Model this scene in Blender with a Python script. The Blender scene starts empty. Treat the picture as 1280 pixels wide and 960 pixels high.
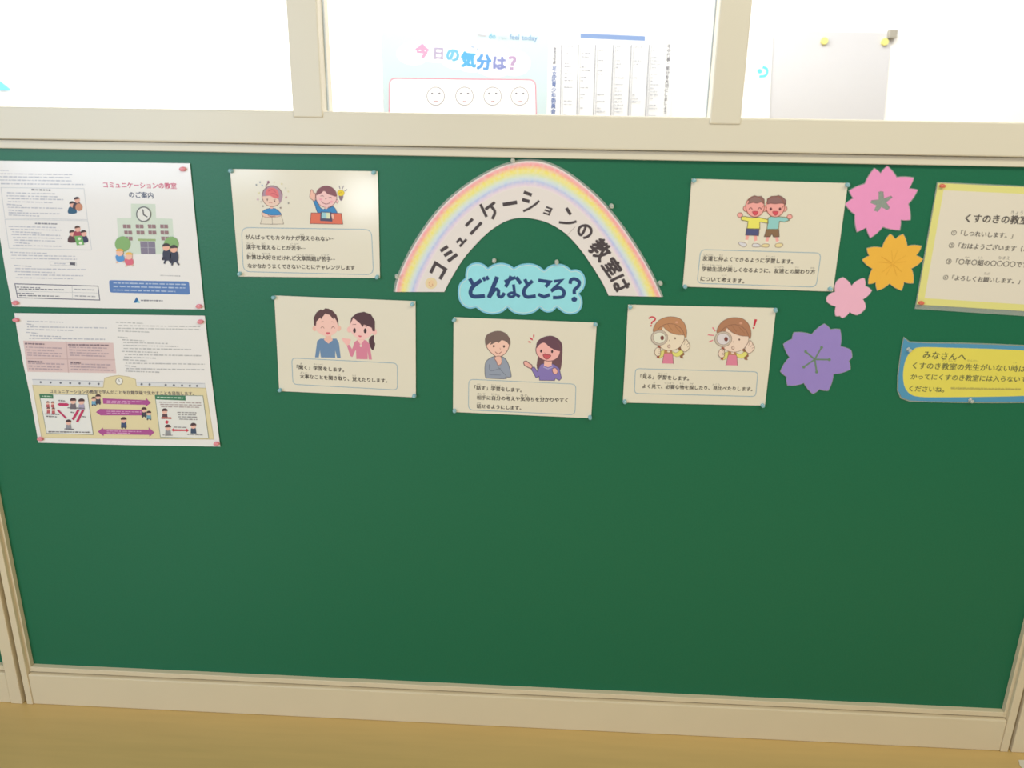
import bpy, bmesh, math, random
from mathutils import Vector, Matrix
from mathutils.geometry import tessellate_polygon

SC = bpy.context.scene
COL = SC.collection
random.seed(7)

# ------------------------------------------------------------------ camera
H = 1.388                     # camera height above the corridor floor
CAMY = -1.6164                # the board face is the plane y = 0
ROT = (1.260854, -0.015918, 0.050009)
FPX = 1000.0
cam = bpy.data.cameras.new('camera')
cam.sensor_width = 36.0
cam.lens = 36.0 * FPX / 1280.0
cam.clip_start = 0.02
cam.dof.use_dof = True
cam.dof.focus_distance = 1.95
cam.dof.aperture_fstop = 2.8
camo = bpy.data.objects.new('camera', cam)
camo.location = (0, CAMY, H)
camo.rotation_euler = ROT
COL.objects.link(camo)
SC.camera = camo
from mathutils import Euler
RM = Euler(ROT, 'XYZ').to_matrix()

# ------------------------------------------------------------------ light
SC.view_settings.view_transform = 'Standard'
SC.view_settings.look = 'None'
SC.view_settings.gamma = 1.0
SC.view_settings.use_curve_mapping = False
SC.view_settings.exposure = 0.0
w = bpy.data.worlds.new('daylight'); SC.world = w
w.use_nodes = True
bg = w.node_tree.nodes['Background']
bg.inputs[0].default_value = (0.96, 0.97, 1.0, 1)
bg.inputs[1].default_value = 0.33


def area(name, loc, aim, sx, sy, power, color=(1, 1, 1)):
    l = bpy.data.lights.new(name, 'AREA')
    l.shape = 'RECTANGLE'; l.size = sx; l.size_y = sy
    l.energy = power; l.color = color
    o = bpy.data.objects.new(name, l); COL.objects.link(o)
    o.location = loc
    d = Vector(aim) - Vector(loc)
    o.rotation_euler = d.to_track_quat('-Z', 'Y').to_euler()
    return o


area('corridor_ceiling_light', (1.1, -2.0, 2.75), (0.6, -0.3, 0.9), 2.8, 0.4, 43, (1.0, 0.93, 0.69))
area('cool_fill_light', (-2.5, -3.4, 1.65), (-0.7, 0, 1.35), 1.5, 1.3, 64, (0.69, 0.83, 1.0))  # added cool fill for the bluish veil on the board; no window known here
area('card_glare_light', (-1.20, -3.6, 0.95), (-0.39, 0, 1.2), 0.24, 0.24, 4.2, (0.92, 0.96, 1.0))  # added lamp, set at the mirror angle to make the glare on the card
area('classroom_ceiling_light', (-0.2, 0.75, 2.95), (-0.1, 1.7, 1.3), 4.2, 0.7, 116, (1.0, 0.99, 0.97))
area('classroom_daylight_fill', (-2.7, 0.95, 2.95), (-1.3, 1.9, 1.2), 1.8, 0.7, 84, (0.97, 0.99, 1.0))  # added fill standing in for daylight from the left, not a ceiling lamp

# ------------------------------------------------------------------ helpers
def lin(v):
    v /= 255.0
    return v / 12.92 if v <= 0.04045 else ((v + 0.055) / 1.055) ** 2.4


_m = {}


def mat(rgb, rough=0.6, noise=0.0, scale=40.0, bump=0.0, spec=0.3, gain=1.0, stretch=None, coat=0.0):
    """procedural paint; rgb is the thing's own colour in 0..255"""
    key = (tuple(rgb), rough, noise, scale, bump, spec, gain, stretch, coat)
    if key in _m:
        return _m[key]
    m = bpy.data.materials.new('paint_%d_%d_%d' % tuple(int(c) for c in rgb))
    m.use_nodes = True
    nt = m.node_tree
    b = nt.nodes['Principled BSDF']
    c = [min(0.95, lin(x) * gain) for x in rgb]
    b.inputs['Base Color'].default_value = (*c, 1)
    b.inputs['Roughness'].default_value = rough
    b.inputs['Specular IOR Level'].default_value = spec
    if coat:
        b.inputs['Coat Weight'].default_value = coat
        b.inputs['Coat Roughness'].default_value = 0.12
    if noise or bump:
        tc = nt.nodes.new('ShaderNodeTexCoord')
        n = nt.nodes.new('ShaderNodeTexNoise')
        n.inputs['Scale'].default_value = scale
        n.inputs['Detail'].default_value = 4
        if stretch:
            mp = nt.nodes.new('ShaderNodeMapping')
            mp.inputs['Scale'].default_value = stretch
            nt.links.new(tc.outputs['Object'], mp.inputs[0])
            nt.links.new(mp.outputs[0], n.inputs['Vector'])
        else:
            nt.links.new(tc.outputs['Object'], n.inputs['Vector'])
        if noise:
            mx = nt.nodes.new('ShaderNodeMix'); mx.data_type = 'RGBA'
            mx.inputs[6].default_value = (*[x * (1 - noise) for x in c], 1)
            mx.inputs[7].default_value = (*[min(0.95, x * (1 + noise)) for x in c], 1)
            nt.links.new(n.outputs[0], mx.inputs[0])
            nt.links.new(mx.outputs[2], b.inputs['Base Color'])
        if bump:
            bp = nt.nodes.new('ShaderNodeBump')
            bp.inputs['Strength'].default_value = bump
            bp.inputs['Distance'].default_value = 0.002
            nt.links.new(n.outputs[0], bp.inputs['Height'])
            nt.links.new(bp.outputs[0], b.inputs['Normal'])
    _m[key] = m
    return m


GAIN = 1.0


def ink(r, g, b):
    return mat((r, g, b), rough=0.55, spec=0.25, gain=GAIN)


def clear_mat(name, tint, opacity, gloss=0.05):
    """clear plastic or glass: mostly see-through, a little body colour, a Fresnel gloss"""
    m = bpy.data.materials.new(name); m.use_nodes = True
    nt = m.node_tree
    nt.nodes.clear()
    out = nt.nodes.new('ShaderNodeOutputMaterial')
    tr = nt.nodes.new('ShaderNodeBsdfTransparent')
    df = nt.nodes.new('ShaderNodeBsdfDiffuse'); df.inputs[0].default_value = (*tint, 1)
    gl = nt.nodes.new('ShaderNodeBsdfGlossy'); gl.inputs['Roughness'].default_value = gloss
    m1 = nt.nodes.new('ShaderNodeMixShader'); m1.inputs[0].default_value = opacity
    nt.links.new(tr.outputs[0], m1.inputs[1]); nt.links.new(df.outputs[0], m1.inputs[2])
    fr = nt.nodes.new('ShaderNodeFresnel'); fr.inputs[0].default_value = 1.45
    m2 = nt.nodes.new('ShaderNodeMixShader')
    ge = nt.nodes.new('ShaderNodeNewGeometry')          # gloss on the outer side of a face only
    fo = nt.nodes.new('ShaderNodeMath'); fo.operation = 'SUBTRACT'; fo.use_clamp = True
    nt.links.new(fr.outputs[0], fo.inputs[0]); nt.links.new(ge.outputs['Backfacing'], fo.inputs[1])
    nt.links.new(fo.outputs[0], m2.inputs[0])
    nt.links.new(m1.outputs[0], m2.inputs[1]); nt.links.new(gl.outputs[0], m2.inputs[2])
    nt.links.new(m2.outputs[0], out.inputs[0])
    return m


FILM = clear_mat('laminate_film', (0.62, 0.66, 0.62), 0.30, 0.15)
GLASS = clear_mat('window_glass', (0.9, 0.95, 0.95), 0.0, 0.0)
PIN_BLUE = clear_mat('blue_pin_plastic', (0.34, 0.62, 0.70), 0.62, 0.15)
PIN_CLEAR = clear_mat('clear_pin_plastic', (0.70, 0.72, 0.66), 0.55, 0.12)
PIN_PINK = clear_mat('pink_pin_plastic', (0.90, 0.33, 0.38), 0.85, 0.15)
PIN_RED = clear_mat('red_pin_plastic', (0.80, 0.20, 0.13), 0.85, 0.15)


def tag(o, label=None, cat=None, group=None, kind=None):
    if label: o['label'] = label
    if cat: o['category'] = cat
    if group: o['group'] = group
    if kind: o['kind'] = kind
    return o


def link_bm(name, bm, mats, parent=None, loc=None, smooth=False):
    me = bpy.data.meshes.new(name)
    bm.to_mesh(me); bm.free()
    for m in (mats if isinstance(mats, (list, tuple)) else [mats]):
        me.materials.append(m)
    if smooth:
        for p in me.polygons: p.use_smooth = True
    o = bpy.data.objects.new(name, me); COL.objects.link(o)
    if parent: o.parent = parent
    if loc is not None: o.location = loc
    return o


def add_box(bm, x0, x1, y0, y1, z0, z1, bev=0.0):
    t = bmesh.new()
    bmesh.ops.create_cube(t, size=1.0)
    for v in t.verts:
        v.co = Vector(((x0 + x1) / 2 + v.co.x * (x1 - x0), (y0 + y1) / 2 + v.co.y * (y1 - y0), (z0 + z1) / 2 + v.co.z * (z1 - z0)))
    if bev:
        bmesh.ops.bevel(t, geom=t.edges[:], offset=bev, segments=2, affect='EDGES', profile=0.5)
    me = bpy.data.meshes.new('tmp'); t.to_mesh(me); t.free()
    bm.from_mesh(me); bpy.data.meshes.remove(me)


def box(name, x0, x1, y0, y1, z0, z1, m, parent=None, bev=0.0):
    bm = bmesh.new(); add_box(bm, x0, x1, y0, y1, z0, z1, bev)
    return link_bm(name, bm, m, parent)


def empty(name, loc, rz=0.0):
    o = bpy.data.objects.new(name, None); COL.objects.link(o)
    o.empty_display_size = 0.05
    o.location = loc; o.rotation_euler = (0, 0, rz)
    return o


class Plane:
    """an upright plane in the place: origin, yaw; at(u, v) finds where the sight line of a photo pixel meets it"""
    def __init__(s, y, x=0.0, yaw=0.0):
        s.o = Vector((x, y, 0)); s.yaw = yaw
        s.ex = Vector((math.cos(yaw), math.sin(yaw), 0))
        s.n = Vector((math.sin(yaw), -math.cos(yaw), 0))

    def at(s, u, v):
        d = RM @ Vector(((u - 640) / FPX, -(v - 480) / FPX, -1))
        c = Vector((0, CAMY, H))
        p = c + d * ((s.o - c).dot(s.n) / d.dot(s.n))
        return Vector(((p - s.o).dot(s.ex), p.z))

    def world(s, a, b, h=0.0):
        p = s.o + s.ex * a + s.n * h
        return Vector((p.x, p.y, b))


BOARD = Plane(-0.003)         # the face of the papers pinned on the board


def catmull(pts, closed, n=6):
    P = [Vector(p) for p in pts]
    out = []
    k = len(P)
    rng = range(k) if closed else range(k - 1)
    for i in rng:
        if closed:
            a, b, c, d = P[i - 1], P[i], P[(i + 1) % k], P[(i + 2) % k]
        else:
            a, b, c, d = P[max(i - 1, 0)], P[i], P[i + 1], P[min(i + 2, k - 1)]
        for j in range(n):
            t = j / n
            out.append(0.5 * ((2 * b) + (c - a) * t + (2 * a - 5 * b + 4 * c - d) * t * t + (3 * b - a - 3 * c + d) * t ** 3))
    if not closed: out.append(P[-1])
    return [(p.x, p.y) for p in out]


def resample(pts, n):
    P = [Vector(p) for p in pts]
    L = [0]
    for i in range(1, len(P)): L.append(L[-1] + (P[i] - P[i - 1]).length)
    out = []; j = 0
    for i in range(n):
        t = L[-1] * i / (n - 1)
        while j < len(P) - 2 and L[j + 1] < t: j += 1
        f = (t - L[j]) / max(1e-9, L[j + 1] - L[j])
        out.append(P[j].lerp(P[j + 1], min(1, max(0, f))))
    return out


_txt = {}


def glyphs(body, weight):
    """outline of a line of writing as (verts, faces), em = 1"""
    key = body
    if key not in _txt:
        c = bpy.data.curves.new('writing', 'FONT')
        c.body = body; c.size = 1.0; c.resolution_u = 2
        o = bpy.data.objects.new('writing', c); COL.objects.link(o)
        bpy.context.view_layer.update()
        dg = bpy.context.evaluated_depsgraph_get()
        me = bpy.data.meshes.new_from_object(o.evaluated_get(dg))
        _txt[key] = ([(v.co.x, v.co.y) for v in me.vertices], [tuple(p.vertices) for p in me.polygons])
        bpy.data.meshes.remove(me)
        bpy.data.objects.remove(o); bpy.data.curves.remove(c)
    return _txt[key]


LAYER = 0.00004


class Page:
    """a flat thing on a plane: root Empty, one mesh per part, everything in metres on the plane"""
    def __init__(s, name, label, cat, plane, crop, outline, group=None, thick=0.0006):
        s.pl = plane; s.thick = thick
        s.crop(*crop)
        P = [s.P(p) for p in outline]
        s.c = Vector(((min(p.x for p in P) + max(p.x for p in P)) / 2, (min(p.y for p in P) + max(p.y for p in P)) / 2))
        s.base = 0
        s.root = empty(name, plane.world(s.c.x, s.c.y), plane.yaw)
        tag(s.root, label, cat, group)
        s.reset()

    def crop(s, x0, y0, k): s.x0, s.y0, s.k = x0, y0, k

    def P(s, p): return s.pl.at(s.x0 + p[0] / s.k, s.y0 + p[1] / s.k)

    def L(s, p): return s.P(p) - s.c

    def mm(s, wcrop): return (s.P((500 + wcrop, 400)) - s.P((500, 400))).length

    def reset(s, base=None):
        base = s.base if base is None else base
        s.bm = bmesh.new(); s.mats = []; s.layer = base

    def mi(s, m):
        if m not in s.mats: s.mats.append(m)
        return s.mats.index(m)

    def faces(s, vs, fs, m, h, dh=None):
        bv = [s.bm.verts.new((a, -h - (dh[n] if dh else 0), b)) for n, (a, b) in enumerate(vs)]
        i = s.mi(m)
        for f in fs:
            try:
                fc = s.bm.faces.new([bv[k] for k in f]); fc.material_index = i
                fc.normal_update()
                if fc.normal.y > 0: fc.normal_flip()
            except ValueError: pass

    def fill(s, loc, m, h, holes=()):
        loops = [[Vector((p[0], p[1], 0)) for p in loc]] + [[Vector((p[0], p[1], 0)) for p in q] for q in holes]
        flat = [p for q in loops for p in q]
        s.faces([(p.x, p.y) for p in flat], [tuple(t) for t in tessellate_polygon(loops)], m, h)

    def step(s):
        s.layer += 1
        return s.layer * LAYER

    # --- drawing, in the coordinates of the current crop
    def poly(s, pts, col, sm=False, n=5, out=None, ow=5):
        if sm: pts = catmull(pts, True, n)
        s.fill([s.L(p) for p in pts], col if not isinstance(col, tuple) else ink(*col), s.step())
        if out: s.line(pts, ow, out, closed=True)

    def ell(s, cx, cy, rx, ry, col, rot=0, a0=0, a1=360, out=None, ow=5, n=26):
        r = math.radians(rot); pts = []
        for i in range(n + (0 if a1 - a0 >= 360 else 1)):
            t = math.radians(a0 + (a1 - a0) * i / n)
            x, y = rx * math.cos(t), ry * math.sin(t)
            pts.append((cx + x * math.cos(r) - y * math.sin(r), cy + x * math.sin(r) + y * math.cos(r)))
        if col: s.poly(pts, col)
        if out: s.line(pts, ow, out, closed=a1 - a0 >= 360)

    def line(s, pts, wd, col, closed=False, sm=False, cap=True):
        if sm: pts = catmull(pts, closed, 6)
        m = ink(*col) if isinstance(col, tuple) else col
        Q = [s.L(p) for p in pts]
        r = s.mm(wd) / 2; h = s.step()
        seg = list(zip(Q, Q[1:])) + ([(Q[-1], Q[0])] if closed else [])
        # one ribbon with mitred joints
        k = len(Q)
        if k < 2: return
        Lp, Rp = [], []
        for i in range(k):
            d0 = (Q[i] - Q[i - 1]) if (i > 0 or closed) else (Q[1] - Q[0])
            d1 = (Q[(i + 1) % k] - Q[i]) if (i < k - 1 or closed) else (Q[i] - Q[i - 1])
            if d0.length < 1e-9: d0 = d1
            if d1.length < 1e-9: d1 = d0
            d0 = d0.normalized(); d1 = d1.normalized()
            t = d0 + d1
            if t.length < 0.3: t = d1
            t = t.normalized(); nn = Vector((-t.y, t.x))
            f = 1 / max(0.5, abs(nn.dot(Vector((-d1.y, d1.x)))))
            q = Q[i]
            if not closed and cap:
                if i == 0: q = q - d1 * r * 0.6
                if i == k - 1: q = q + d0 * r * 0.6
            Lp.append(q + nn * r * f); Rp.append(q - nn * r * f)
        V = [(p.x, p.y) for p in Lp + Rp]
        F = []
        for i in range(k if closed else k - 1):
            j = (i + 1) % k
            F.append((i, j, k + j, k + i))
        s.faces(V, F, m, h, [i * 3e-6 for i in range(k)] * 2)

    def stamp(s, pts, F, col, wt):
        m = ink(*col) if isinstance(col, tuple) else col
        h = s.step()
        sh = [(0, 0)]
        if wt > 1e-5: sh = [(-1, -0.7), (1, -0.7), (-1, 0.7), (1, 0.7), (0, 0)]
        for i, (dx, dy) in enumerate(sh):
            s.faces([(p.x + dx * wt, p.y + dy * wt) for p in pts], F, m, h + i * 7e-6)

    def text(s, body, p0, p1, col, weight=0.012, h=1.0, mid=0.38):
        """line of writing whose mid height runs from p0 to p1"""
        V, F = glyphs(body, weight)
        a, b = s.L(p0), s.L(p1)
        x0 = min(v[0] for v in V); x1 = max(v[0] for v in V)
        e = (b - a) / (x1 - x0); nrm = Vector((-e.y, e.x)) * h
        s.stamp([a + e * (x - x0) + nrm * (y - mid) for x, y in V], F, col, weight * e.length)

    def glyph(s, ch, c, size, ang, col, weight=0.02, sx=1.0):
        """one character centred at c, its reading direction turned ang degrees clockwise in the picture"""
        V, F = glyphs(ch, weight)
        cx = (min(v[0] for v in V) + max(v[0] for v in V)) / 2; cy = (min(v[1] for v in V) + max(v[1] for v in V)) / 2
        o = s.L(c); k = s.mm(size); t = -math.radians(ang)
        e = Vector((math.cos(t), math.sin(t))) * k; nn = Vector((-math.sin(t), math.cos(t))) * k
        s.stamp([o + e * (x - cx) * sx + nn * (y - cy) for x, y in V], F, col, weight * k)

    def greek(s, p0, p1, hgt, col, lo=8, hi=30, gap=4):
        """a row of print too small to read: short dashes"""
        x = p0[0]; m = ink(*col); h = s.step()
        while x < p1[0]:
            l = min(random.uniform(lo, hi), p1[0] - x)
            def y(q): return p0[1] + (p1[1] - p0[1]) * (q - p0[0]) / max(1, p1[0] - p0[0])
            k = hgt / 2 * random.uniform(0.7, 1.1)
            q = [(x, y(x) - k), (x + l, y(x + l) - k), (x + l, y(x + l) + k), (x, y(x) + k)]
            q = [s.L(p) for p in q]
            s.faces([(p.x, p.y) for p in q], [(0, 1, 2, 3)], m, h)
            x += l + random.uniform(gap * 0.6, gap * 1.8)

    def part(s, name, base=None, parent=None, label=None):
        o = link_bm(name, s.bm, s.mats, parent or s.root)
        if label: o['label'] = label
        s.reset(base)
        return o

    def sheet(s, name, pts, m, sm=False, thick=None, h=0.0, holes=(), label=None, parent=None):
        """a solid sheet: front at height h, edges going back towards the board"""
        t = thick or s.thick
        if sm: pts = catmull(pts, True, 6)
        lo = [s.L(p) for p in pts]; hs = [[s.L(p) for p in q] for q in holes]
        s.reset()
        s.fill(lo, m, h, hs)
        s.fill(lo, m, h - t, hs)
        for lp in [lo] + hs:
            k = len(lp)
            bv = [s.bm.verts.new((p.x, -h, p.y)) for p in lp] + [s.bm.verts.new((p.x, -h + t, p.y)) for p in lp]
            for i in range(k):
                j = (i + 1) % k
                s.bm.faces.new((bv[i], bv[j], bv[k + j], bv[k + i])).material_index = 0
        bmesh.ops.remove_doubles(s.bm, verts=s.bm.verts, dist=1e-6)
        bmesh.ops.recalc_face_normals(s.bm, faces=s.bm.faces)
        o = s.part(name, parent=parent)
        if label: o['label'] = label
        return o


# ------------------------------------------------------------------ the setting
CREAM = mat((220, 213, 196), rough=0.4, noise=0.03, scale=6, spec=0.5)
RAIL = mat((222, 206, 174), rough=0.5, noise=0.03, scale=9, spec=0.25)
FELT = mat((5, 104, 72), rough=0.45, noise=0.10, scale=220, bump=0.12, spec=0.5)
GROOVE = mat((120, 105, 88), rough=0.9)
GASKET = mat((176, 184, 188), rough=0.6)
WHITE = mat((240, 240, 238), rough=0.7, noise=0.01, scale=4)

zb, zt = H - 1.2832, H - 0.0549       # board bottom and top
xl, xr = -1.2473, 1.0937              # board left and right
G1 = (-1.2800, -1.2690); G2 = (1.1172, 1.1250)     # grooves between the wall panels

fl = box('floor', -4.2, 4.2, -4.0, 2.12, -0.05, 0.0,
         mat((208, 177, 114), rough=0.30, noise=0.09, scale=5, spec=0.35, stretch=(0.7, 9, 1)))
tag(fl, kind='structure')


def board(x0, x1, label):
    o = box('bulletin_board', x0, x1, 0.0, 0.02, zb, zt, FELT)
    return tag(o, label, 'bulletin board', 'green bulletin boards along the corridor')


board(xl, xr, 'large green felt bulletin board that carries all the pinned cards')
board(-3.60, -1.3155, 'green bulletin board past the left groove, only its edge showing')


def panel(x0, x1, bx0, bx1, n):
    """cream frame of one wall panel: two posts, beads round the board, upper strip"""
    o = empty('trim_%d' % n, ((x0 + x1) / 2, -0.01, 0)); tag(o, kind='structure')
    T = Vector(o.location)
    def b(nm, a0, a1, y0, y1, z0, z1, m=CREAM, bev=0.002):
        bm = bmesh.new(); add_box(bm, a0 - T.x, a1 - T.x, y0 - T.y, y1 - T.y, z0, z1, bev)
        return link_bm(nm, bm, m, o)
    b('post', x0, bx0 - 0.006, -0.022, 0.03, 0, zt + 0.017, RAIL)
    b('post', bx1 + 0.006, x1, -0.022, 0.03, 0, zt + 0.017, RAIL)
    b('bead', bx0 - 0.008, bx0, -0.012, 0.02, zb - 0.015, zt, RAIL, 0.001)
    b('bead', bx1, bx1 + 0.008, -0.012, 0.02, zb - 0.015, zt, RAIL, 0.001)
    b('bead', bx0, bx1, -0.013, 0.02, zb - 0.0135, zb, RAIL, 0.0015)
    b('upper_strip', bx0 - 0.008, bx1 + 0.008, -0.010, 0.03, zt, zt + 0.0165, CREAM, 0.0015)
    r = b('bottom_rail', bx0 - 0.006, bx1 + 0.006, -0.020, 0.03, 0, zb - 0.017, RAIL, 0.003)
    return o


panel(G1[1], G2[0], xl, xr, 1)
panel(-3.7, G1[0], -3.60, -1.3155, 2)
panel(G2[1], 3.4, 1.171, 3.30, 3)
board(1.171, 3.30, 'green bulletin board past the right groove beside the frame')
bk = box('wall_partition', -3.7, 3.4, 0.025, 0.06, 0, zt + 0.02, GROOVE); tag(bk, kind='structure')

# window sill rail, stiles and panes
sz0, sz1 = H - 0.0372, H + 0.0247
sill = box('trim_4', -3.7, 3.4, -0.022, 0.06, sz0, sz1, CREAM, bev=0.003); tag(sill, kind='structure')
head = box('trim_5', -3.7, 3.4, -0.030, 0.06, H + 0.92, H + 1.02, CREAM, bev=0.003); tag(head, kind='structure')
top = box('wall_front', -3.7, 3.4, -0.01, 0.06, H + 1.02, H + 1.6, WHITE); tag(top, kind='structure')
SZ = H + 0.0125
stl = [(-0.4995, -0.4420), (0.2902, 0.3480)]
lim = [-3.7] + [e for q in stl for e in q] + [3.4]
for i in range(3):
    wx0, wx1 = lim[2 * i], lim[2 * i + 1]
    wroot = empty('window_%d' % (i + 1), ((wx0 + wx1) / 2, 0.0, sz1)); tag(wroot, kind='structure')
    T = Vector(wroot.location)
    def wb(nm, a0, a1, y0, y1, z0, z1, m, bev=0.0):
        bm = bmesh.new(); add_box(bm, a0 - T.x, a1 - T.x, y0, y1, z0 - T.z, z1 - T.z, bev)
        return link_bm(nm, bm, m, wroot)
    wb('glass_pane', wx0, wx1, 0.010, 0.014, sz1 - 0.004, H + 0.925, GLASS)
    if i == 1:
        for a0, a1 in ((wx0, wx0 + 0.0018), (wx1 - 0.0018, wx1)):
            wb('gasket', a0, a1, 0.008, 0.018, sz1, H + 0.92, GASKET)
for i, (a, b) in enumerate(stl):
    o = box('trim_%d' % (6 + i), a, b, -0.0255, 0.055, SZ, H + 0.93, CREAM, bev=0.0025); tag(o, kind='structure')

# the classroom behind the glass
wl = box('wall_left', -4.3, -4.2, 0.06, 2.12, 0, 3.2, WHITE); tag(wl, kind='structure')
wf = box('wall_far', -4.3, 5.0, 2.05, 2.12, 0, 3.2, WHITE); tag(wf, kind='structure')

# ------------------------------------------------------------------ drawings shared by several pages
SKIN = (240, 190, 175); SKIN2 = (236, 200, 186)


def rounded(q, r=0.16):
    """rounded quad from four corners"""
    P = [Vector(p) for p in q]; out = []
    ref = min((P[1] - P[0]).length, (P[2] - P[1]).length) * r
    for i in range(4):
        a, b, c = P[i - 1], P[i], P[(i + 1) % 4]
        s0 = b + (a - b).normalized() * ref; s1 = b + (c - b).normalized() * ref
        for j in range(6):
            t = j / 5
            out.append(tuple(s0 * (1 - t) ** 2 + b * 2 * t * (1 - t) + s1 * t * t))
    return out


CARD = mat((229, 222, 205), rough=0.42, noise=0.012, scale=12, bump=0.6, spec=0.35, gain=1.0, coat=0.6)
PAPER = mat((237, 233, 231), rough=0.42, noise=0.012, scale=12, spec=0.35, gain=1.0, coat=0.5)
BOX_LINE = (140, 170, 190)
TXT = (72, 64, 60)


def card(label, crop, corners, boxq):
    p = Page('picture_card', label, 'card', BOARD, crop, corners, 'laminated picture cards on the board')
    p.sheet('card_sheet', corners, CARD)
    p.reset(); p.line(rounded(boxq), 5, BOX_LINE, closed=True); p.part('text_frame')
    return p


def lettering(p, rows, ruby=(), col=TXT, weight=0.027):
    for body, a, b in rows:
        p.text(body, a, b, col, weight)
        p.part('lettering')
    for body, a, b in ruby:
        p.text(body, a, b, tuple(min(255, c + 40) for c in col), 0.0); p.part('ruby_lettering')


# ---- card 1: child puzzled by a book, child with an idea
c1 = card('cream card of a puzzled child with a book and a child raising a hand', (280, 200, 6.4),
          [(48, 72), (1230, 90), (1248, 945), (118, 932)], [(140, 540), (1180, 556), (1196, 918), (155, 893)])
lettering(c1, [('がんばってもカタカナが覚えられない⋯', (172, 616), (882, 631)),
               ('漢字を覚えることが苦手⋯', (178, 694), (648, 706)),
               ('計算は大好きだけれど文章問題が苦手⋯', (183, 775), (888, 794)),
               ('なかなかうまくできないことにチャレンジします', (190, 846), (1045, 862))],
          [('おぼ', (610, 594), (640, 595)), ('かんじ', (182, 664), (238, 666)), ('おぼ', (300, 668), (330, 669)),
           ('にがて', (535, 674), (600, 676)), ('けいさん', (190, 745), (250, 747)), ('だいす', (305, 749), (370, 751)),
           ('ぶんしょうもんだい', (575, 757), (725, 761)), ('にがて', (780, 764), (840, 766))])
c1.crop(310, 220, 13.72)
c1.poly([(255, 680), (570, 670), (612, 822), (420, 828), (212, 822)], (226, 216, 200), out=(120, 100, 90), ow=7)
c1.line([(412, 700), (420, 828)], 6, (110, 95, 90))
c1.poly([(235, 650), (260, 605), (350, 560), (430, 550), (500, 575), (565, 640), (560, 680), (500, 700), (330, 710), (260, 690)], SKIN2, sm=True, out=(120, 95, 90), ow=5)
c1.poly([(250, 610), (345, 560), (440, 552), (500, 580), (568, 660), (430, 672), (350, 660)], (68, 145, 205), sm=True, out=(50, 90, 135), ow=7)
c1.line([(340, 660), (380, 690), (470, 690)], 10, (150, 110, 105), sm=True)
c1.poly([(375, 500), (425, 500), (430, 560), (380, 560)], SKIN)
c1.ell(415, 345, 172, 180, (236, 205, 190), out=(130, 100, 95), ow=9)
c1.poly([(245, 340), (260, 250), (330, 185), (430, 172), (530, 205), (590, 290), (588, 380), (545, 470), (520, 400), (440, 370), (380, 340), (300, 345)], (178, 148, 165), sm=True)
c1.poly([(300, 290), (340, 215), (430, 200), (510, 250), (530, 370), (450, 375), (380, 340), (310, 330)], (226, 125, 130), sm=True)
c1.line([(350, 260), (420, 235), (480, 280)], 12, (200, 100, 115), sm=True)
c1.line([(380, 310), (450, 300), (520, 350)], 12, (200, 100, 115), sm=True)
c1.line([(320, 215), (310, 170), (340, 130), (365, 110)], 14, (150, 110, 130), sm=True)
c1.ell(350, 105, 22, 24, (165, 115, 135))
c1.ell(333, 408, 10, 14, (105, 80, 75)); c1.ell(458, 430, 10, 14, (105, 80, 75))
c1.line([(362, 460), (390, 452), (418, 462)], 7, (200, 120, 110), sm=True)
c1.line([(310, 380), (345, 385)], 6, (140, 105, 100)); c1.line([(440, 405), (480, 400)], 6, (140, 105, 100))
for x, y, c, r in ((145, 150, (130, 140, 150), 14), (205, 105, (150, 160, 185), 14), (245, 162, (130, 160, 205), 14), (450, 105, (235, 205, 160), 12),
                   (580, 135, (225, 215, 150), 12), (645, 210, (205, 205, 190), 12), (690, 265, (230, 220, 160), 12), (655, 365, (190, 120, 150), 16),
                   (170, 400, (215, 165, 205), 15), (190, 290, (225, 220, 170), 14), (225, 440, (160, 155, 150), 10), (260, 515, (130, 120, 120), 13),
                   (560, 545, (130, 105, 105), 15), (697, 465, (125, 125, 125), 13)):
    c1.poly([(x - r, y - r * .5), (x + r * .6, y - r), (x + r, y + r * .6), (x - r * .3, y + r)], c)
c1.part('printed_child')
c1.crop(380, 220, 13.72)
c1.poly([(160, 430), (210, 420), (300, 560), (430, 545), (500, 525), (550, 590), (545, 660), (270, 660), (190, 500)], (70, 140, 198), sm=True, out=(60, 85, 125), ow=9)
c1.poly([(100, 340), (120, 240), (150, 245), (165, 290), (195, 300), (190, 420), (160, 420), (110, 380)], SKIN, sm=True, out=(140, 95, 95), ow=8)
c1.ell(385, 355, 180, 185, (243, 200, 200), out=(140, 95, 100), ow=9)
c1.ell(570, 435, 20, 32, (243, 200, 200), out=(140, 95, 100), ow=7)
c1.poly([(203, 325), (235, 235), (310, 180), (390, 168), (480, 200), (540, 270), (556, 352), (470, 330), (400, 305), (345, 255), (290, 300)], (142, 96, 105), sm=True, n=3)
c1.line([(300, 430), (340, 470), (400, 478), (450, 455)], 9, (150, 90, 95), sm=True)
c1.line([(285, 345), (315, 335), (340, 352)], 7, (110, 75, 80), sm=True); c1.line([(425, 372), (452, 362), (478, 380)], 7, (110, 75, 80), sm=True)
c1.ell(375, 388, 10, 9, (120, 80, 80)); c1.ell(285, 400, 26, 18, (240, 170, 185)); c1.ell(470, 440, 26, 18, (240, 170, 185))
c1.poly([(310, 545), (345, 545), (335, 570)], (240, 235, 232)); c1.poly([(350, 540), (420, 535), (385, 572)], (242, 195, 185))
c1.poly([(125, 632), (640, 640), (668, 826), (105, 815)], (224, 120, 98), out=(130, 80, 80), ow=9)
c1.poly([(285, 610), (470, 620), (490, 782), (278, 768)], (92, 88, 112))
c1.poly([(305, 622), (445, 630), (450, 730), (303, 722)], (160, 205, 215)); c1.poly([(385, 628), (445, 630), (450, 730), (388, 727)], (222, 228, 195))
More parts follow.
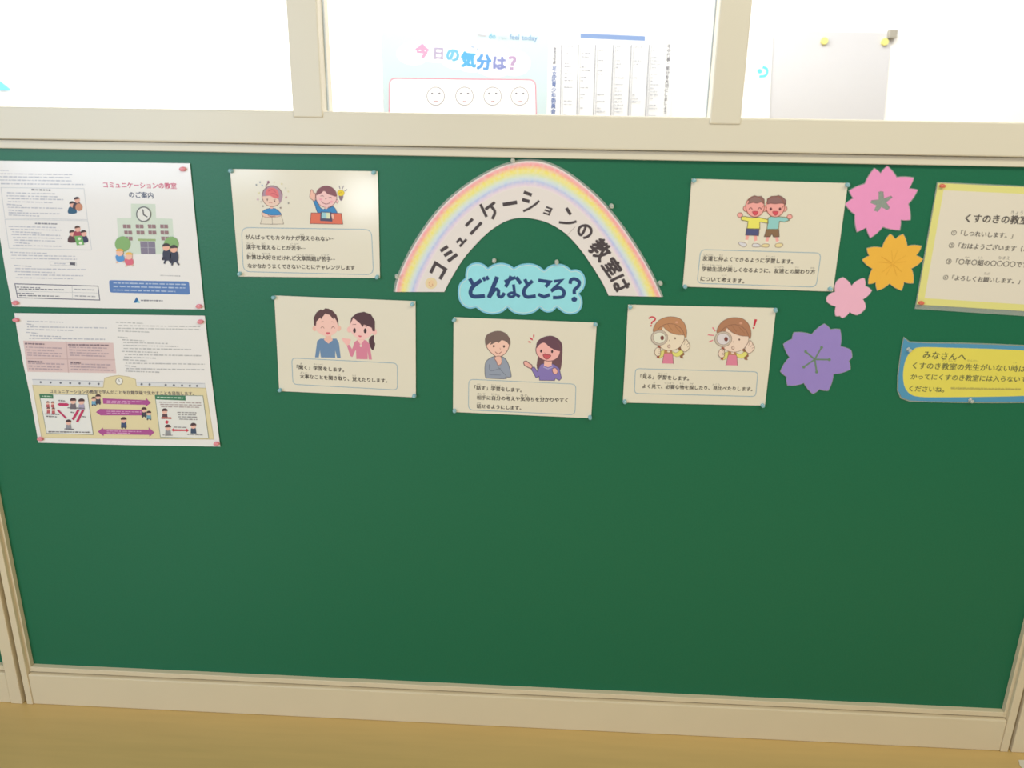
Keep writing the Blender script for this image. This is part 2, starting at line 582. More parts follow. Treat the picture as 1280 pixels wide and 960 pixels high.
c1.poly([(470, 660), (500, 650), (522, 690), (510, 740), (490, 745), (475, 700)], SKIN, sm=True, out=(150, 100, 100), ow=6)
c1.part('printed_child')
c1.poly([(600, 330), (672, 335), (662, 400), (635, 425), (610, 400)], (140, 120, 135), sm=True)
c1.ell(632, 292, 60, 52, (240, 212, 70), out=(190, 165, 70), ow=6)
c1.line([(608, 300), (632, 275), (655, 300)], 8, (200, 165, 50))
for a, b in (((605, 170), (618, 218)), ((678, 172), (658, 222)), ((738, 232), (700, 258))): c1.line([a, b], 12, (120, 105, 135))
c1.part('printed_light_bulb')

# ---- card 2: smiling man and woman talking
c2 = card('cream card of a smiling pair in blue and pink tops', (330, 360, 6.4),
          [(82, 60), (1212, 105), (1215, 875), (122, 825)], [(222, 560), (1066, 602), (1068, 816), (232, 770)])
lettering(c2, [('「聞く」学習をします。', (262, 632), (640, 656)), ('大事なことを聞き取り、覚えたりします。', (288, 706), (985, 742))],
          [('き', (290, 606), (306, 607)), ('がくしゅう', (398, 608), (470, 612)), ('だいじ', (292, 678), (350, 681)), ('き', (520, 690), (534, 691)),
           ('と', (598, 694), (612, 695)), ('おぼ', (705, 700), (735, 702))])
c2.poly([(408, 556), (425, 425), (450, 405), (580, 405), (600, 440), (614, 560), (585, 560), (570, 500), (570, 558), (455, 556), (448, 500), (438, 556)], (112, 142, 178))
c2.poly([(485, 400), (545, 400), (550, 418), (515, 445), (480, 415)], SKIN)
c2.poly([(492, 360), (538, 360), (538, 410), (492, 410)], SKIN)
c2.ell(408, 322, 20, 22, SKIN); c2.ell(597, 322, 20, 22, SKIN)
c2.poly([(410, 260), (450, 210), (500, 195), (560, 210), (592, 270), (590, 330), (560, 368), (510, 385), (455, 368), (415, 330)], (245, 200, 190), sm=True)
c2.poly([(400, 300), (396, 240), (420, 195), (455, 170), (470, 178), (490, 162), (515, 165), (545, 178), (580, 215), (595, 260), (595, 302), (580, 262), (560, 230), (555, 250), (525, 215), (490, 205), (470, 230), (455, 250), (450, 235), (420, 268), (415, 302)], (100, 72, 76))
c2.line([(455, 320), (468, 308), (482, 322)], 4, (150, 110, 100), sm=True); c2.line([(540, 322), (553, 308), (566, 322)], 4, (150, 110, 100), sm=True)
c2.line([(455, 272), (475, 266)], 4, (180, 140, 125)); c2.line([(540, 268), (560, 274)], 4, (180, 140, 125))
c2.poly([(498, 355), (528, 355), (520, 370), (505, 370)], (215, 105, 120), sm=True)
c2.part('printed_man')
c2.poly([(858, 385), (880, 380), (878, 420), (890, 450), (872, 498), (850, 470), (838, 420)], (88, 62, 70), sm=True)
c2.poly([(662, 455), (685, 455), (705, 490), (725, 430), (770, 405), (820, 420), (845, 450), (864, 572), (838, 572), (828, 500), (830, 570), (738, 568), (735, 490), (708, 552), (690, 545)], (218, 135, 160))
c2.poly([(740, 405), (808, 405), (775, 455)], (245, 200, 195)); c2.ell(775, 462, 9, 10, (232, 222, 205))
c2.poly([(625, 400), (660, 405), (695, 412), (680, 450), (660, 458), (630, 420)], (245, 190, 185), sm=True)
c2.poly([(755, 385), (800, 385), (800, 415), (755, 415)], (243, 190, 182))
c2.ell(683, 332, 18, 24, (245, 192, 188)); c2.ell(885, 352, 18, 24, (245, 192, 188))
c2.poly([(690, 270), (720, 220), (800, 205), (870, 240), (885, 310), (865, 365), (815, 405), (765, 408), (710, 370), (688, 320)], (246, 200, 196), sm=True)
c2.poly([(686, 295), (700, 235), (745, 200), (800, 190), (855, 210), (888, 265), (888, 345), (868, 345), (862, 318), (800, 292), (790, 312), (770, 285), (715, 238)], (92, 66, 74))
c2.ell(724, 340, 11, 20, (70, 55, 60)); c2.ell(810, 342, 11, 20, (70, 55, 60))
c2.line([(708, 292), (735, 290)], 4, (150, 105, 100)); c2.line([(800, 300), (825, 310)], 4, (150, 105, 100))
c2.poly([(752, 380), (782, 382), (770, 394)], (215, 110, 125), sm=True)
c2.part('printed_woman')

# ---- card 3: thinking boy, long haired girl speaking
c3 = card('cream card of a thinking boy and a girl in purple speaking', (560, 390, 6.4),
          [(45, 42), (1190, 85), (1145, 850), (40, 800)], [(166, 538), (1024, 577), (1016, 822), (164, 783)])
lettering(c3, [('「話す」学習をします。', (212, 603), (590, 626)), ('相手に自分の考えや気持ちを分かりやすく', (230, 684), (958, 706)), ('話せるようにします。', (230, 752), (585, 768))],
          [('はな', (235, 578), (262, 579)), ('がくしゅう', (345, 584), (420, 588)), ('あいて', (235, 654), (295, 657)), ('じぶん', (350, 658), (412, 661)),
           ('かんが', (465, 662), (500, 663)), ('きも', (580, 668), (640, 671)), ('わ', (735, 674), (750, 675)), ('はな', (233, 726), (262, 727))])
c3.poly([(300, 520), (295, 440), (310, 390), (370, 355), (440, 360), (480, 410), (505, 500), (498, 522), (462, 520), (460, 534), (330, 530)], (152, 160, 178), sm=True, out=(110, 110, 120), ow=5)
c3.line([(330, 420), (340, 470), (420, 450)], 4, (115, 120, 135), sm=True); c3.line([(400, 440), (460, 505)], 4, (115, 120, 135)); c3.line([(330, 500), (420, 505)], 4, (115, 120, 135))
c3.poly([(305, 230), (330, 190), (420, 175), (490, 210), (490, 270), (460, 330), (400, 360), (350, 330), (310, 280)], (244, 200, 184), sm=True, out=(130, 100, 95), ow=5)
c3.poly([(302, 270), (296, 215), (320, 175), (395, 150), (460, 168), (497, 220), (496, 270), (470, 240), (430, 225), (405, 248), (390, 238), (340, 262), (345, 240), (315, 262)], (124, 104, 100), sm=True, n=3)
c3.ell(366, 273, 8, 10, (90, 70, 68)); c3.ell(448, 275, 8, 10, (90, 70, 68))
c3.line([(378, 318), (402, 335), (428, 318)], 5, (160, 95, 90), sm=True); c3.line([(416, 288), (420, 300)], 4, (200, 140, 125))
c3.poly([(372, 368), (395, 352), (425, 360), (428, 410), (400, 425), (388, 395)], SKIN, sm=True, out=(150, 110, 105), ow=4)
c3.part('printed_boy')
c3.poly([(720, 350), (735, 240), (820, 195), (905, 240), (915, 340), (900, 460), (860, 500), (740, 480), (710, 440)], (116, 84, 92), sm=True)
c3.poly([(660, 445), (690, 440), (715, 475), (740, 420), (790, 405), (850, 420), (890, 450), (908, 530), (890, 548), (860, 530), (852, 548), (732, 546), (728, 515), (705, 528)], (138, 122, 186), out=(95, 85, 120), ow=5)
c3.poly([(770, 390), (832, 390), (830, 430), (800, 442), (768, 430)], (244, 190, 178)); c3.line([(765, 440), (800, 455), (838, 440)], 8, (180, 170, 215))
c3.poly([(606, 400), (625, 392), (650, 410), (672, 425), (668, 452), (635, 440), (612, 425)], (238, 180, 170), sm=True, out=(120, 80, 90), ow=6)
c3.poly([(836, 455), (860, 448), (878, 475), (865, 497), (842, 488)], (240, 182, 172), sm=True, out=(130, 90, 95), ow=4)
c3.poly([(706, 280), (740, 225), (820, 215), (890, 260), (895, 330), (860, 378), (800, 392), (740, 370), (708, 330)], (243, 182, 178), sm=True, out=(120, 85, 90), ow=5)
c3.poly([(706, 290), (715, 235), (770, 198), (840, 192), (900, 235), (914, 305), (880, 310), (820, 285), (770, 245), (730, 262)], (108, 76, 90), sm=True, n=3)
c3.ell(745, 312, 8, 12, (70, 52, 58)); c3.ell(833, 316, 8, 12, (70, 52, 58))
c3.poly([(762, 340), (822, 345), (800, 375), (775, 370)], (205, 95, 105), sm=True, out=(130, 70, 80), ow=4); c3.line([(772, 325), (778, 332)], 4, (190, 120, 120))
c3.part('printed_girl')
for q in ([(640, 232), (660, 236), (664, 248), (645, 244)], [(650, 200), (676, 212), (680, 228), (660, 220)], [(682, 178), (692, 182), (690, 208), (680, 202)]): c3.poly(q, (210, 75, 95))
c3.part('printed_accent_marks')

# ---- card 4: the same girl twice with a magnifying glass
c4 = card('cream card of a girl drawn twice with a magnifying glass', (770, 370, 6.095),
          [(92, 66), (1220, 92), (1135, 835), (52, 812)], [(148, 553), (1081, 578), (1064, 766), (140, 742)])
lettering(c4, [('「見る」学習をします。', (186, 612), (555, 629)), ('よく見て、必要な物を探したり、見比べたりします。', (202, 686), (1040, 710))],
          [('み', (212, 588), (228, 589)), ('がくしゅう', (320, 590), (390, 593)), ('み', (285, 660), (300, 661)), ('ひつよう', (370, 662), (440, 665)),
           ('もの', (485, 666), (515, 667)), ('さが', (560, 668), (590, 669)), ('みくら', (735, 674), (790, 676))])


def magnifier_girl(p, dx, dy, k, lens, skin, hair):
    X = lambda q: [(dx + a * k, dy + b * k) for a, b in q]
    e = lambda x, y, rx, ry, *a, **kw: p.ell(dx + x * k, dy + y * k, rx * k, ry * k, *a, **kw)
    ln = (125, 92, 80)
    p.poly(X([(545, 760), (570, 700), (520, 640), (500, 620), (560, 610), (610, 690), (625, 730), (595, 760), (610, 795), (560, 790)]), (150, 108, 82), sm=True)
    p.poly(X([(190, 700), (230, 670), (290, 660), (280, 740), (230, 780), (185, 790)]), (222, 215, 130), sm=True, out=(150, 135, 90), ow=6)
    p.poly(X([(415, 680), (480, 700), (560, 655), (605, 690), (560, 740), (500, 768), (425, 735)]), (228, 222, 128), sm=True, out=(150, 135, 90), ow=6)
    p.poly(X([(280, 650), (410, 650), (425, 740), (270, 740)]), (185, 135, 95))
    p.poly(X([(325, 650), (380, 650), (375, 690), (335, 690)]), skin)
    p.poly(X([(275, 720), (300, 710), (400, 712), (425, 735), (435, 885), (240, 882)]), (222, 135, 160))
    p.line(X([(275, 720), (240, 882)]), 7, ln); p.line(X([(425, 735), (436, 885)]), 7, ln)
    e(375, 430, 250, 232, skin, out=ln, ow=7)
    p.poly(X([(88, 335), (110, 235), (190, 140), (300, 90), (420, 80), (540, 110), (620, 190), (662, 310), (655, 430), (625, 420), (610, 395), (500, 388), (380, 350), (300, 295), (255, 250), (235, 300), (180, 325)]), hair, sm=True, n=3, out=ln, ow=6)
    p.line(X([(330, 200), (420, 320)]), 6, (150, 105, 75)); p.line(X([(460, 240), (560, 350)]), 6, (150, 105, 75))
    e(490, 175, 26, 18, (215, 160, 135))
    e(465, 450, 13, 17, (105, 75, 65))
    p.line(X([(362, 478), (362, 495)]), 5, ln)
    e(358, 588, 22, 26, (225, 205, 190), out=(150, 90, 80), ow=7)
    e(195, 440, 143, 128, (205, 192, 178), out=(140, 115, 108), ow=7)
    e(195, 440, 108, 96, lens, out=(140, 115, 108), ow=6)
    e(242, 442, 32, 38, (125, 70, 66))
    p.poly(X([(165, 575), (210, 580), (215, 650), (190, 790), (150, 785)]), (165, 95, 80))
    p.poly(X([(118, 660), (150, 610), (205, 620), (215, 680), (205, 740), (150, 750), (115, 710)]), skin, sm=True, out=ln, ow=7)
    for y in (640, 675, 705): p.line(X([(170, y), (215, y + 4)]), 5, ln)
    p.poly(X([(560, 590), (600, 520), (640, 465), (665, 480), (690, 520), (718, 580), (690, 640), (635, 680), (575, 650)]), skin, sm=True, out=ln, ow=7)
    for a, b in (((615, 560), (640, 490)), ((650, 575), (690, 530)), ((672, 600), (712, 575))): p.line(X([a, b]), 5, ln)
    p.part('printed_girl')


c4.crop(810, 390, 13.72)
magnifier_girl(c4, 0, 0, 1.0, (228, 226, 210), (236, 220, 198), (192, 140, 104))
c4.crop(880, 390, 13.72)
magnifier_girl(c4, 130, 12, 1.02, (222, 214, 218), (238, 214, 198), (178, 128, 100))
c4.crop(810, 390, 13.72)
c4.line([(18, 108), (45, 88), (85, 85), (120, 105), (118, 140), (75, 168), (60, 200)], 24, (205, 62, 80), sm=True); c4.ell(52, 236, 17, 15, (205, 62, 80))
c4.part('printed_question_mark')
c4.crop(880, 390, 13.72)
c4.poly([(868, 122), (912, 128), (872, 250), (842, 246)], (200, 55, 75)); c4.ell(850, 274, 18, 15, (200, 55, 75))
c4.part('printed_exclamation_mark')
for a, b in (((148, 268), (192, 325)), ((72, 393), (165, 402)), ((88, 512), (150, 485))): c4.line([a, b], 20, (222, 120, 135))
c4.part('printed_accent_marks')

# ---- card 5: two boys arm in arm
c5 = card('cream card of two boys arm in arm', (850, 210, 5.818),
          [(85, 78), (1222, 110), (1112, 898), (20, 862)], [(150, 593), (1026, 618), (990, 866), (124, 838)])
lettering(c5, [('友達と仲よくできるように学習します。', (166, 656), (822, 681)), ('学校生活が楽しくなるように、友達との関わり方', (160, 733), (982, 756)), ('について考えます。', (150, 805), (468, 822))],
          [('ともだち', (172, 630), (240, 632)), ('なか', (285, 634), (315, 635)), ('がくしゅう', (625, 642), (690, 645)), ('がっこうせいかつ', (162, 705), (300, 709)),
           ('たの', (350, 712), (380, 713)), ('ともだち', (690, 718), (755, 720)), ('かか', (838, 722), (865, 723)), ('かた', (950, 726), (980, 727)), ('かんが', (303, 780), (340, 781))])
OL = (150, 95, 80)


def boy(p, skin, hair, top, shorts, shoes, head, body, arm, hand, legs, shoe, shp, hairp, eyes, name='printed_boy'):
    for l in legs: p.line(l, 22, skin)
    for l in legs: p.line([tuple(Vector(l[1]).lerp(Vector(l[0]), .35)), l[1]], 24, (235, 228, 215))
    for q in shoe: p.poly(q, shoes, sm=True, out=(150, 130, 120), ow=4)
    p.poly(shp, shorts, out=(100, 80, 80), ow=4)
    p.ell(hand[0], hand[1], 19, 17, skin, out=OL, ow=4)
    p.poly(body, top, out=(130, 120, 90), ow=5)
    hx, hy = head
    p.ell(hx - 68, hy + 15, 17, 21, skin, out=OL, ow=4); p.ell(hx + 68, hy + 15, 17, 21, skin, out=OL, ow=4)
    p.ell(hx, hy, 68, 76, skin, out=OL, ow=5)
    p.poly(hairp, hair, out=(115, 80, 78), ow=4)
    if eyes: 
        for sx in (-32, 34): p.ell(hx + sx, hy + 18, 9, 11, (110, 65, 70))
    else:
        for sx in (-32, 34): p.line([(hx + sx - 12, hy + 20), (hx + sx, hy + 8), (hx + sx + 12, hy + 20)], 5, (120, 70, 72), sm=True)
    p.poly([(hx - 18, hy + 36), (hx + 20, hy + 36), (hx + 14, hy + 56), (hx, hy + 64), (hx - 12, hy + 54)], (215, 85, 100), sm=True, out=(160, 70, 80), ow=3)
    p.part(name)


boy(c5, (240, 170, 165), (148, 112, 112), (150, 205, 205), (140, 110, 85), (232, 215, 165), (692, 280),
    [(640, 365), (660, 352), (730, 355), (775, 358), (795, 380), (760, 392), (722, 388), (716, 445), (632, 445)], None, (797, 354),
    [((640, 495), (625, 565)), ((700, 495), (718, 565))], ([(590, 570), (610, 552), (645, 555), (640, 575)], [(692, 572), (700, 550), (740, 548), (748, 562), (725, 577)]),
    [(628, 446), (718, 446), (722, 500), (680, 502), (668, 478), (655, 500), (612, 500)],
    [(636, 262), (634, 225), (665, 205), (700, 208), (712, 198), (740, 208), (770, 235), (768, 265), (740, 255), (690, 260), (660, 256)], True)
boy(c5, (240, 170, 165), (152, 120, 116), (235, 228, 110), (84, 88, 132), (220, 218, 225), (545, 280),
    [(445, 355), (470, 352), (520, 362), (575, 360), (640, 375), (640, 402), (580, 392), (580, 442), (488, 440), (494, 388), (445, 378)], None, (436, 342),
    [((492, 490), (478, 550)), ((548, 490), (552, 562))], ([(425, 548), (440, 538), (482, 550), (476, 570), (455, 572)], [(528, 572), (532, 550), (572, 552), (582, 572)]),
    [(484, 440), (576, 442), (572, 492), (476, 488)],
    [(492, 262), (505, 240), (496, 232), (520, 215), (540, 200), (558, 208), (590, 205), (612, 230), (612, 262), (590, 246), (560, 256), (530, 250)], False)

# ------------------------------------------------------------------ the two large handouts
h1c = [(-137, 48), (400, 55), (1085, 65), (1110, 330), (1168, 900), (600, 893), (70, 882), (32, 690), (0, 492), (-37, 360)]
h1 = Page('handout_sheet', 'upper white handout with a school picture and pink heading', 'handout', BOARD, (0, 190, 4.571), h1c, 'large printed handouts at the left')
h1.sheet('paper_sheet', h1c, PAPER)
h1.text('コミュニケーションの教室', (590, 187), (1008, 194), (206, 84, 122), 0.022); h1.part('lettering', label='pink heading lettering')
h1.text('のご案内', (737, 243), (875, 248), (84, 96, 122), 0.022); h1.part('lettering')
G = (214, 224, 210)
h1.poly([(748, 295), (888, 297), (892, 378), (985, 382), (1000, 585), (682, 583), (668, 378), (750, 378)], (213, 224, 211))
h1.poly([(788, 495), (890, 497), (890, 510), (790, 508)], (160, 180, 130)); h1.poly([(800, 510), (886, 512), (890, 584), (806, 583)], (138, 130, 150))
h1.line([(845, 512), (848, 584)], 4, (175, 172, 185)); h1.line([(803, 545), (888, 547)], 3, (175, 172, 185))
for j, (y, xs) in enumerate(((425, (702, 775, 845, 915)), (460, (710, 780, 848, 918)), (494, (712, 922)))):
    for x in xs:
        h1.poly([(x, y - 11), (x + 44, y - 10), (x + 46, y + 11), (x + 2, y + 10)], (155, 125, 130))
        h1.line([(x + 22, y - 10), (x + 23, y + 10)], 3, (205, 205, 200))
h1.ell(822, 355, 40, 41, (232, 232, 228), out=(110, 112, 115), ow=6)
h1.line([(818, 330), (822, 358), (842, 370)], 7, (95, 95, 100))
h1.base = 26; h1.part('printed_school_building')
for x, y, rx, ry in ((702, 525, 44, 44), (980, 525, 42, 42)):
    h1.line([(x, y), (x, y + 58)], 10, (150, 125, 95)); h1.ell(x, y, rx, ry, (140, 180, 120))
    h1.part('printed_tree')
h1.base = 34; h1.reset()
for x, y, top, cap in ((686, 580, (95, 155, 215), (235, 175, 90)), (738, 600, (222, 115, 135), (240, 190, 95))):
    h1.line([(x - 8, y + 40), (x - 18, y + 52)], 8, (240, 200, 180)); h1.line([(x + 10, y + 40), (x + 22, y + 48)], 8, (240, 200, 180))
    h1.poly([(x - 22, y + 10), (x + 18, y + 8), (x + 24, y + 40), (x - 14, y + 44)], top, sm=True)
    h1.ell(x, y - 4, 20, 18, (242, 195, 175)); h1.ell(x, y - 14, 22, 14, cap, a0=180, a1=360)
    h1.part('printed_child')
for x, y in ((955, 545), (998, 555)):
    h1.line([(x - 4, y + 60), (x - 14, y + 90)], 9, (75, 78, 95)); h1.line([(x + 4, y + 60), (x + 25, y + 88)], 9, (75, 78, 95))
    h1.poly([(x - 20, y + 18), (x + 18, y + 16), (x + 20, y + 68), (x - 18, y + 70)], (70, 74, 92), sm=True)
    h1.ell(x - 4, y, 20, 19, (240, 185, 165)); h1.ell(x - 4, y - 8, 22, 17, (80, 72, 75), a0=170, a1=360)
    h1.poly([(x - 28, y + 55), (x - 10, y + 55), (x - 10, y + 72), (x - 28, y + 72)], (66, 66, 82))
    h1.part('printed_student')
h1.base = 0; h1.reset()
h1.poly(rounded([(622, 732), (1080, 740), (1086, 815), (628, 803)], .18), (98, 132, 190))
for y in (748, 768, 788): h1.greek((648, y), (1062 - (y > 780) * 60, y + 9), 7, (185, 200, 225), 12, 40, 5)
h1.part('blue_text_box')
h1.poly([(762, 862), (780, 828), (800, 862)], (52, 110, 165)); h1.poly([(776, 862), (790, 846), (802, 862)], (140, 200, 215)); h1.part('emblem')
GT = (188, 188, 200)
for y, x0, x1 in ((104, -30, 48), (126, -25, 412), (143, -20, 400), (162, 0, 408), (183, 5, 485)): h1.greek((x0, y - 2), (x1, y + 3), 6, GT)
h1.part('small_print')
h1.greek((918, 705), (1030, 709), 6, (160, 160, 165), 4, 9, 5); h1.part('small_print'); h1.greek((805, 848), (930, 850), 8, (130, 130, 140), 8, 14, 3); h1.part('small_print')
for y, x0, x1 in ((575, 60, 270), (592, 65, 430), (609, 62, 440), (650, 80, 180), (668, 88, 495), (685, 85, 315), (703, 100, 475), (720, 90, 420)): h1.greek((x0, y - 2), (x1, y + 4), 6, GT)
h1.part('small_print')
for (q, rows, head) in (([(5, 203), (480, 209), (500, 386), (28, 378)], ((235, 40, 315), (252, 38, 330), (268, 45, 362), (285, 45, 300), (301, 40, 125), (318, 45, 358), (334, 48, 130), (349, 50, 345), (362, 50, 225)), (215, 180, 292)),
                        ([(28, 385), (502, 393), (524, 560), (52, 550)], ((428, 50, 320), (443, 60, 350), (458, 70, 235), (473, 65, 345), (490, 75, 355), (505, 80, 315), (519, 85, 170), (535, 75, 350)), (408, 200, 328))):
    h1.line(q, 3, (200, 202, 208), closed=True)
    for y, a, b in rows: h1.greek((a, y - 2), (b, y + 4), 6, GT)
    h1.greek((head[1], head[0]), (head[2], head[0] + 3), 8, (140, 140, 150), 10, 20, 3)
    h1.part('small_print')
for x, y, top, hr in ((412, 300, (60, 100, 130), (70, 65, 70)), (440, 275, (85, 75, 85), (75, 65, 68)), (412, 465, (95, 70, 75), (80, 68, 66)), (443, 440, (170, 80, 95), (90, 72, 66)), (478, 465, (70, 72, 100), (75, 62, 62))):
    h1.poly([(x - 22, y + 50), (x - 16, y + 14), (x + 14, y + 12), (x + 26, y + 48)], top, sm=True)
    h1.ell(x + 2, y, 15, 17, (235, 180, 165)); h1.ell(x, y - 7, 16, 12, hr, a0=160, a1=350); h1.base += 4; h1.part('printed_person')
h1.ell(452, 315, 20, 22, (205, 145, 120)); h1.part('printed_bag'); h1.poly([(425, 480), (470, 478), (482, 530), (440, 532)], (120, 180, 110)); h1.ell(455, 495, 9, 8, (235, 235, 220)); h1.ell(462, 520, 10, 8, (235, 240, 225))
h1.part('printed_table'); h1.base = 0; h1.reset()
h1.line([(85, 753), (560, 766), (570, 846), (100, 832)], 5, (110, 110, 128), closed=True); h1.line([(412, 762), (415, 842)], 2, (180, 180, 186)); h1.line([(95, 795), (565, 806)], 2, (190, 190, 196))
for y, a, b, c in ((772, 95, 230, (130, 130, 142)), (783, 110, 365, (120, 120, 130)), (806, 98, 195, (130, 130, 142)), (820, 110, 340, (120, 120, 130)), (784, 425, 540, (165, 165, 172)), (822, 428, 545, (165, 165, 172))): h1.greek((a, y), (b, y + 4), 6, c)
h1.part('contact_box')
h1.poly([(398, 627), (430, 629), (430, 647), (398, 645)], (100, 98, 108)); h1.line([(285, 627), (436, 632), (438, 650), (287, 645)], 2, (185, 185, 190), closed=True); h1.greek((310, 636), (380, 639), 6, GT)
h1.part('search_box')

h2c = [(78, 50), (600, 57), (1130, 65), (1168, 420), (1215, 787), (700, 778), (212, 765), (165, 500), (128, 330), (98, 170)]
h2 = Page('handout_sheet', 'lower white handout with pink table and purple arrows', 'handout', BOARD, (0, 380, 4.414), h2c, 'large printed handouts at the left')
h2.sheet('paper_sheet', h2c, PAPER)
h2.poly([(128, 202), (625, 214), (642, 382), (152, 374)], (222, 196, 194))
h2.line([(365, 208), (378, 378)], 5, (205, 176, 174)); h2.line([(142, 300), (634, 308)], 5, (205, 176, 174))
for y, a, b in ((240, 142, 340), (255, 145, 300), (270, 150, 345), (284, 150, 335), (240, 380, 590), (255, 382, 560), (270, 384, 600), (284, 386, 580), (328, 155, 355), (344, 158, 330), (358, 160, 345), (332, 388, 610), (347, 390, 590), (362, 392, 625)): h2.greek((a, y - 2), (b, y + 4), 7, (186, 164, 170))
for y, a, b in ((218, 138, 245), (224, 376, 600), (316, 155, 235), (322, 390, 445)): h2.greek((a, y), (b, y + 3), 8, (140, 122, 130), 10, 22, 3)
h2.part('pink_table')
for y, a, b in ((96, 150, 350), (111, 148, 185), (127, 150, 590), (141, 148, 405), (157, 145, 210), (175, 165, 340), (190, 160, 580)): h2.greek((a, y - 1), (b, y + 5), 6, (184, 184, 194))
h2.part('small_print')
for y, a, b in ((102, 640, 790), (120, 655, 1105), (135, 650, 1105), (150, 652, 825), (182, 648, 705), (198, 675, 795), (213, 680, 925), (229, 680, 985), (246, 682, 1055), (262, 672, 870), (280, 690, 1115), (294, 685, 860), (308, 680, 810), (327, 695, 1130), (341, 690, 755), (357, 697, 1130), (371, 693, 880)): h2.greek((a, y - 1), (b, y + 5), 6, (186, 184, 184))
h2.part('small_print')
h2.poly([(180, 448), (570, 460), (578, 408), (610, 400), (655, 394), (710, 402), (748, 416), (752, 452), (1135, 464), (1180, 746), (230, 738)], (228, 214, 172), out=(200, 186, 150), ow=4)
h2.ell(658, 426, 19, 19, (236, 234, 228), out=(165, 155, 140), ow=4); h2.line([(657, 415), (658, 427), (665, 430)], 3, (130, 125, 125))
h2.base = 8; h2.part('printed_school_shape')
h2.poly([(180, 418), (570, 428), (566, 456), (182, 446)], (222, 222, 224)); h2.poly([(756, 432), (1130, 440), (1134, 462), (758, 452)], (222, 222, 224))
for x in (225, 280, 335, 388, 440, 495, 545): h2.ell(x, 431 + (x - 225) * .03, 6, 6, (120, 122, 130))
for x in (782, 826, 915, 960, 1005, 1048, 1088): h2.ell(x, 442 + (x - 782) * .03, 6, 6, (120, 122, 130))
h2.line([(180, 416), (570, 426)], 3, (190, 190, 195)); h2.line([(756, 430), (1130, 438)], 3, (190, 190, 195))
h2.part('printed_window_row')
h2.base = 16; h2.reset()
h2.text('コミュニケーションの教室で学んだことを在籍学級で生かすことを目指します。', (275, 481), (1070, 494), (118, 108, 110), 0.01); h2.part('lettering')
MG = (176, 88, 150)
for q in ([(568, 520), (805, 530), (805, 517), (832, 545), (806, 565), (804, 556), (570, 550)],
          [(530, 596), (552, 578), (782, 584), (788, 614), (556, 614)],
          [(540, 704), (568, 682), (570, 690), (822, 693), (820, 680), (852, 708), (826, 732), (824, 722), (574, 718), (572, 728)]):
    h2.poly(q, MG)
    y = sum(p[1] for p in q) / len(q)
    h2.greek((590, y - 6), (780, y - 2), 5, (215, 165, 200), 10, 30); h2.greek((590, y + 4), (720, y + 7), 5, (215, 165, 200), 10, 30)
    h2.part('purple_arrow')


def mini(p, x, y, k, top, hair=(85, 65, 68)):
    p.poly([(x - 16 * k, y + 44 * k), (x - 14 * k, y + 14 * k), (x + 14 * k, y + 13 * k), (x + 18 * k, y + 44 * k)], top)
    p.ell(x, y, 15 * k, 16 * k, (238, 188, 172)); p.ell(x, y - 5 * k, 17 * k, 13 * k, hair, a0=165, a1=370)


for x, y, k, t in ((542, 512, .85, (80, 78, 88)), (518, 524, .75, (120, 170, 200)), (795, 584, .85, (80, 78, 88)), (822, 602, .75, (120, 170, 190)), (683, 640, .95, (70, 85, 120))):
    mini(h2, x, y, k, t); h2.line([(x - 5, y + 40 * k), (x - 8, y + 48 * k)], 6, (80, 75, 90)); h2.line([(x + 5, y + 40 * k), (x + 10, y + 48 * k)], 6, (80, 75, 90))
    h2.part('printed_person')
h2.poly([(218, 496), (484, 500), (515, 720), (258, 712)], (233, 232, 228), out=(140, 145, 140), ow=3)
h2.poly([(218, 496), (294, 499), (296, 522), (222, 520)], (78, 128, 96)); h2.greek((232, 508), (285, 510), 6, (190, 215, 195), 8, 16, 3)
for x, y in ((265, 545), (292, 546), (268, 578), (296, 580)): mini(h2, x, y, .55, (190, 100, 105), (120, 85, 85))
mini(h2, 405, 535, 1.0, (120, 110, 118)); mini(h2, 451, 538, 1.0, (175, 165, 190)); mini(h2, 380, 652, .9, (150, 150, 160))
PK = (196, 62, 104)
h2.poly([(318, 552), (330, 545), (372, 546), (384, 554), (372, 562), (330, 560)], PK)
h2.line([(322, 585), (366, 628)], 10, PK)
for dx in (0, 26): h2.line([(405 + dx * .9, 634 + dx * .5), (434 + dx, 585)], 12, PK)
for y, a, b in ((532, 325, 362), (572, 375, 470), (606, 252, 330), (619, 258, 315), (688, 358, 410), (704, 270, 500), (596, 392, 410), (620, 455, 475)): h2.greek((a, y - 1), (b, y + 2), 6, (120, 115, 120), 8, 20, 3)
h2.part('white_diagram_box')
h2.poly([(856, 502), (1120, 506), (1152, 740), (886, 734)], (231, 230, 225), out=(140, 150, 140), ow=3)
h2.poly([(856, 502), (1024, 506), (1026, 532), (858, 526)], (72, 128, 98)); h2.greek((868, 514), (1012, 518), 7, (195, 218, 200), 10, 22, 3)
mini(h2, 910, 592, .95, (100, 78, 85)); h2.poly([(892, 622), (946, 624), (948, 634), (888, 632)], (192, 110, 100))
mini(h2, 928, 682, 1.0, (150, 150, 155)); mini(h2, 1068, 672, .95, (70, 85, 108))
RD = (208, 66, 84)
h2.poly([(912, 648), (922, 640), (932, 648), (926, 660), (916, 660)], RD)
h2.poly([(946, 694), (960, 684), (960, 690), (1030, 692), (1030, 686), (1044, 696), (1030, 706), (1030, 700), (960, 700), (960, 704)], RD)
for y, a, b in ((541, 880, 1110), (553, 885, 1112), (565, 890, 1100)): h2.greek((a, y), (b, y + 4), 5, (178, 160, 158))
for y, a, b in ((597, 980, 1085), (609, 983, 1085), (621, 985, 1088), (634, 990, 1090), (678, 960, 1030), (721, 900, 955), (719, 1035, 1120)): h2.greek((a, y), (b, y + 2), 5, (150, 144, 144))
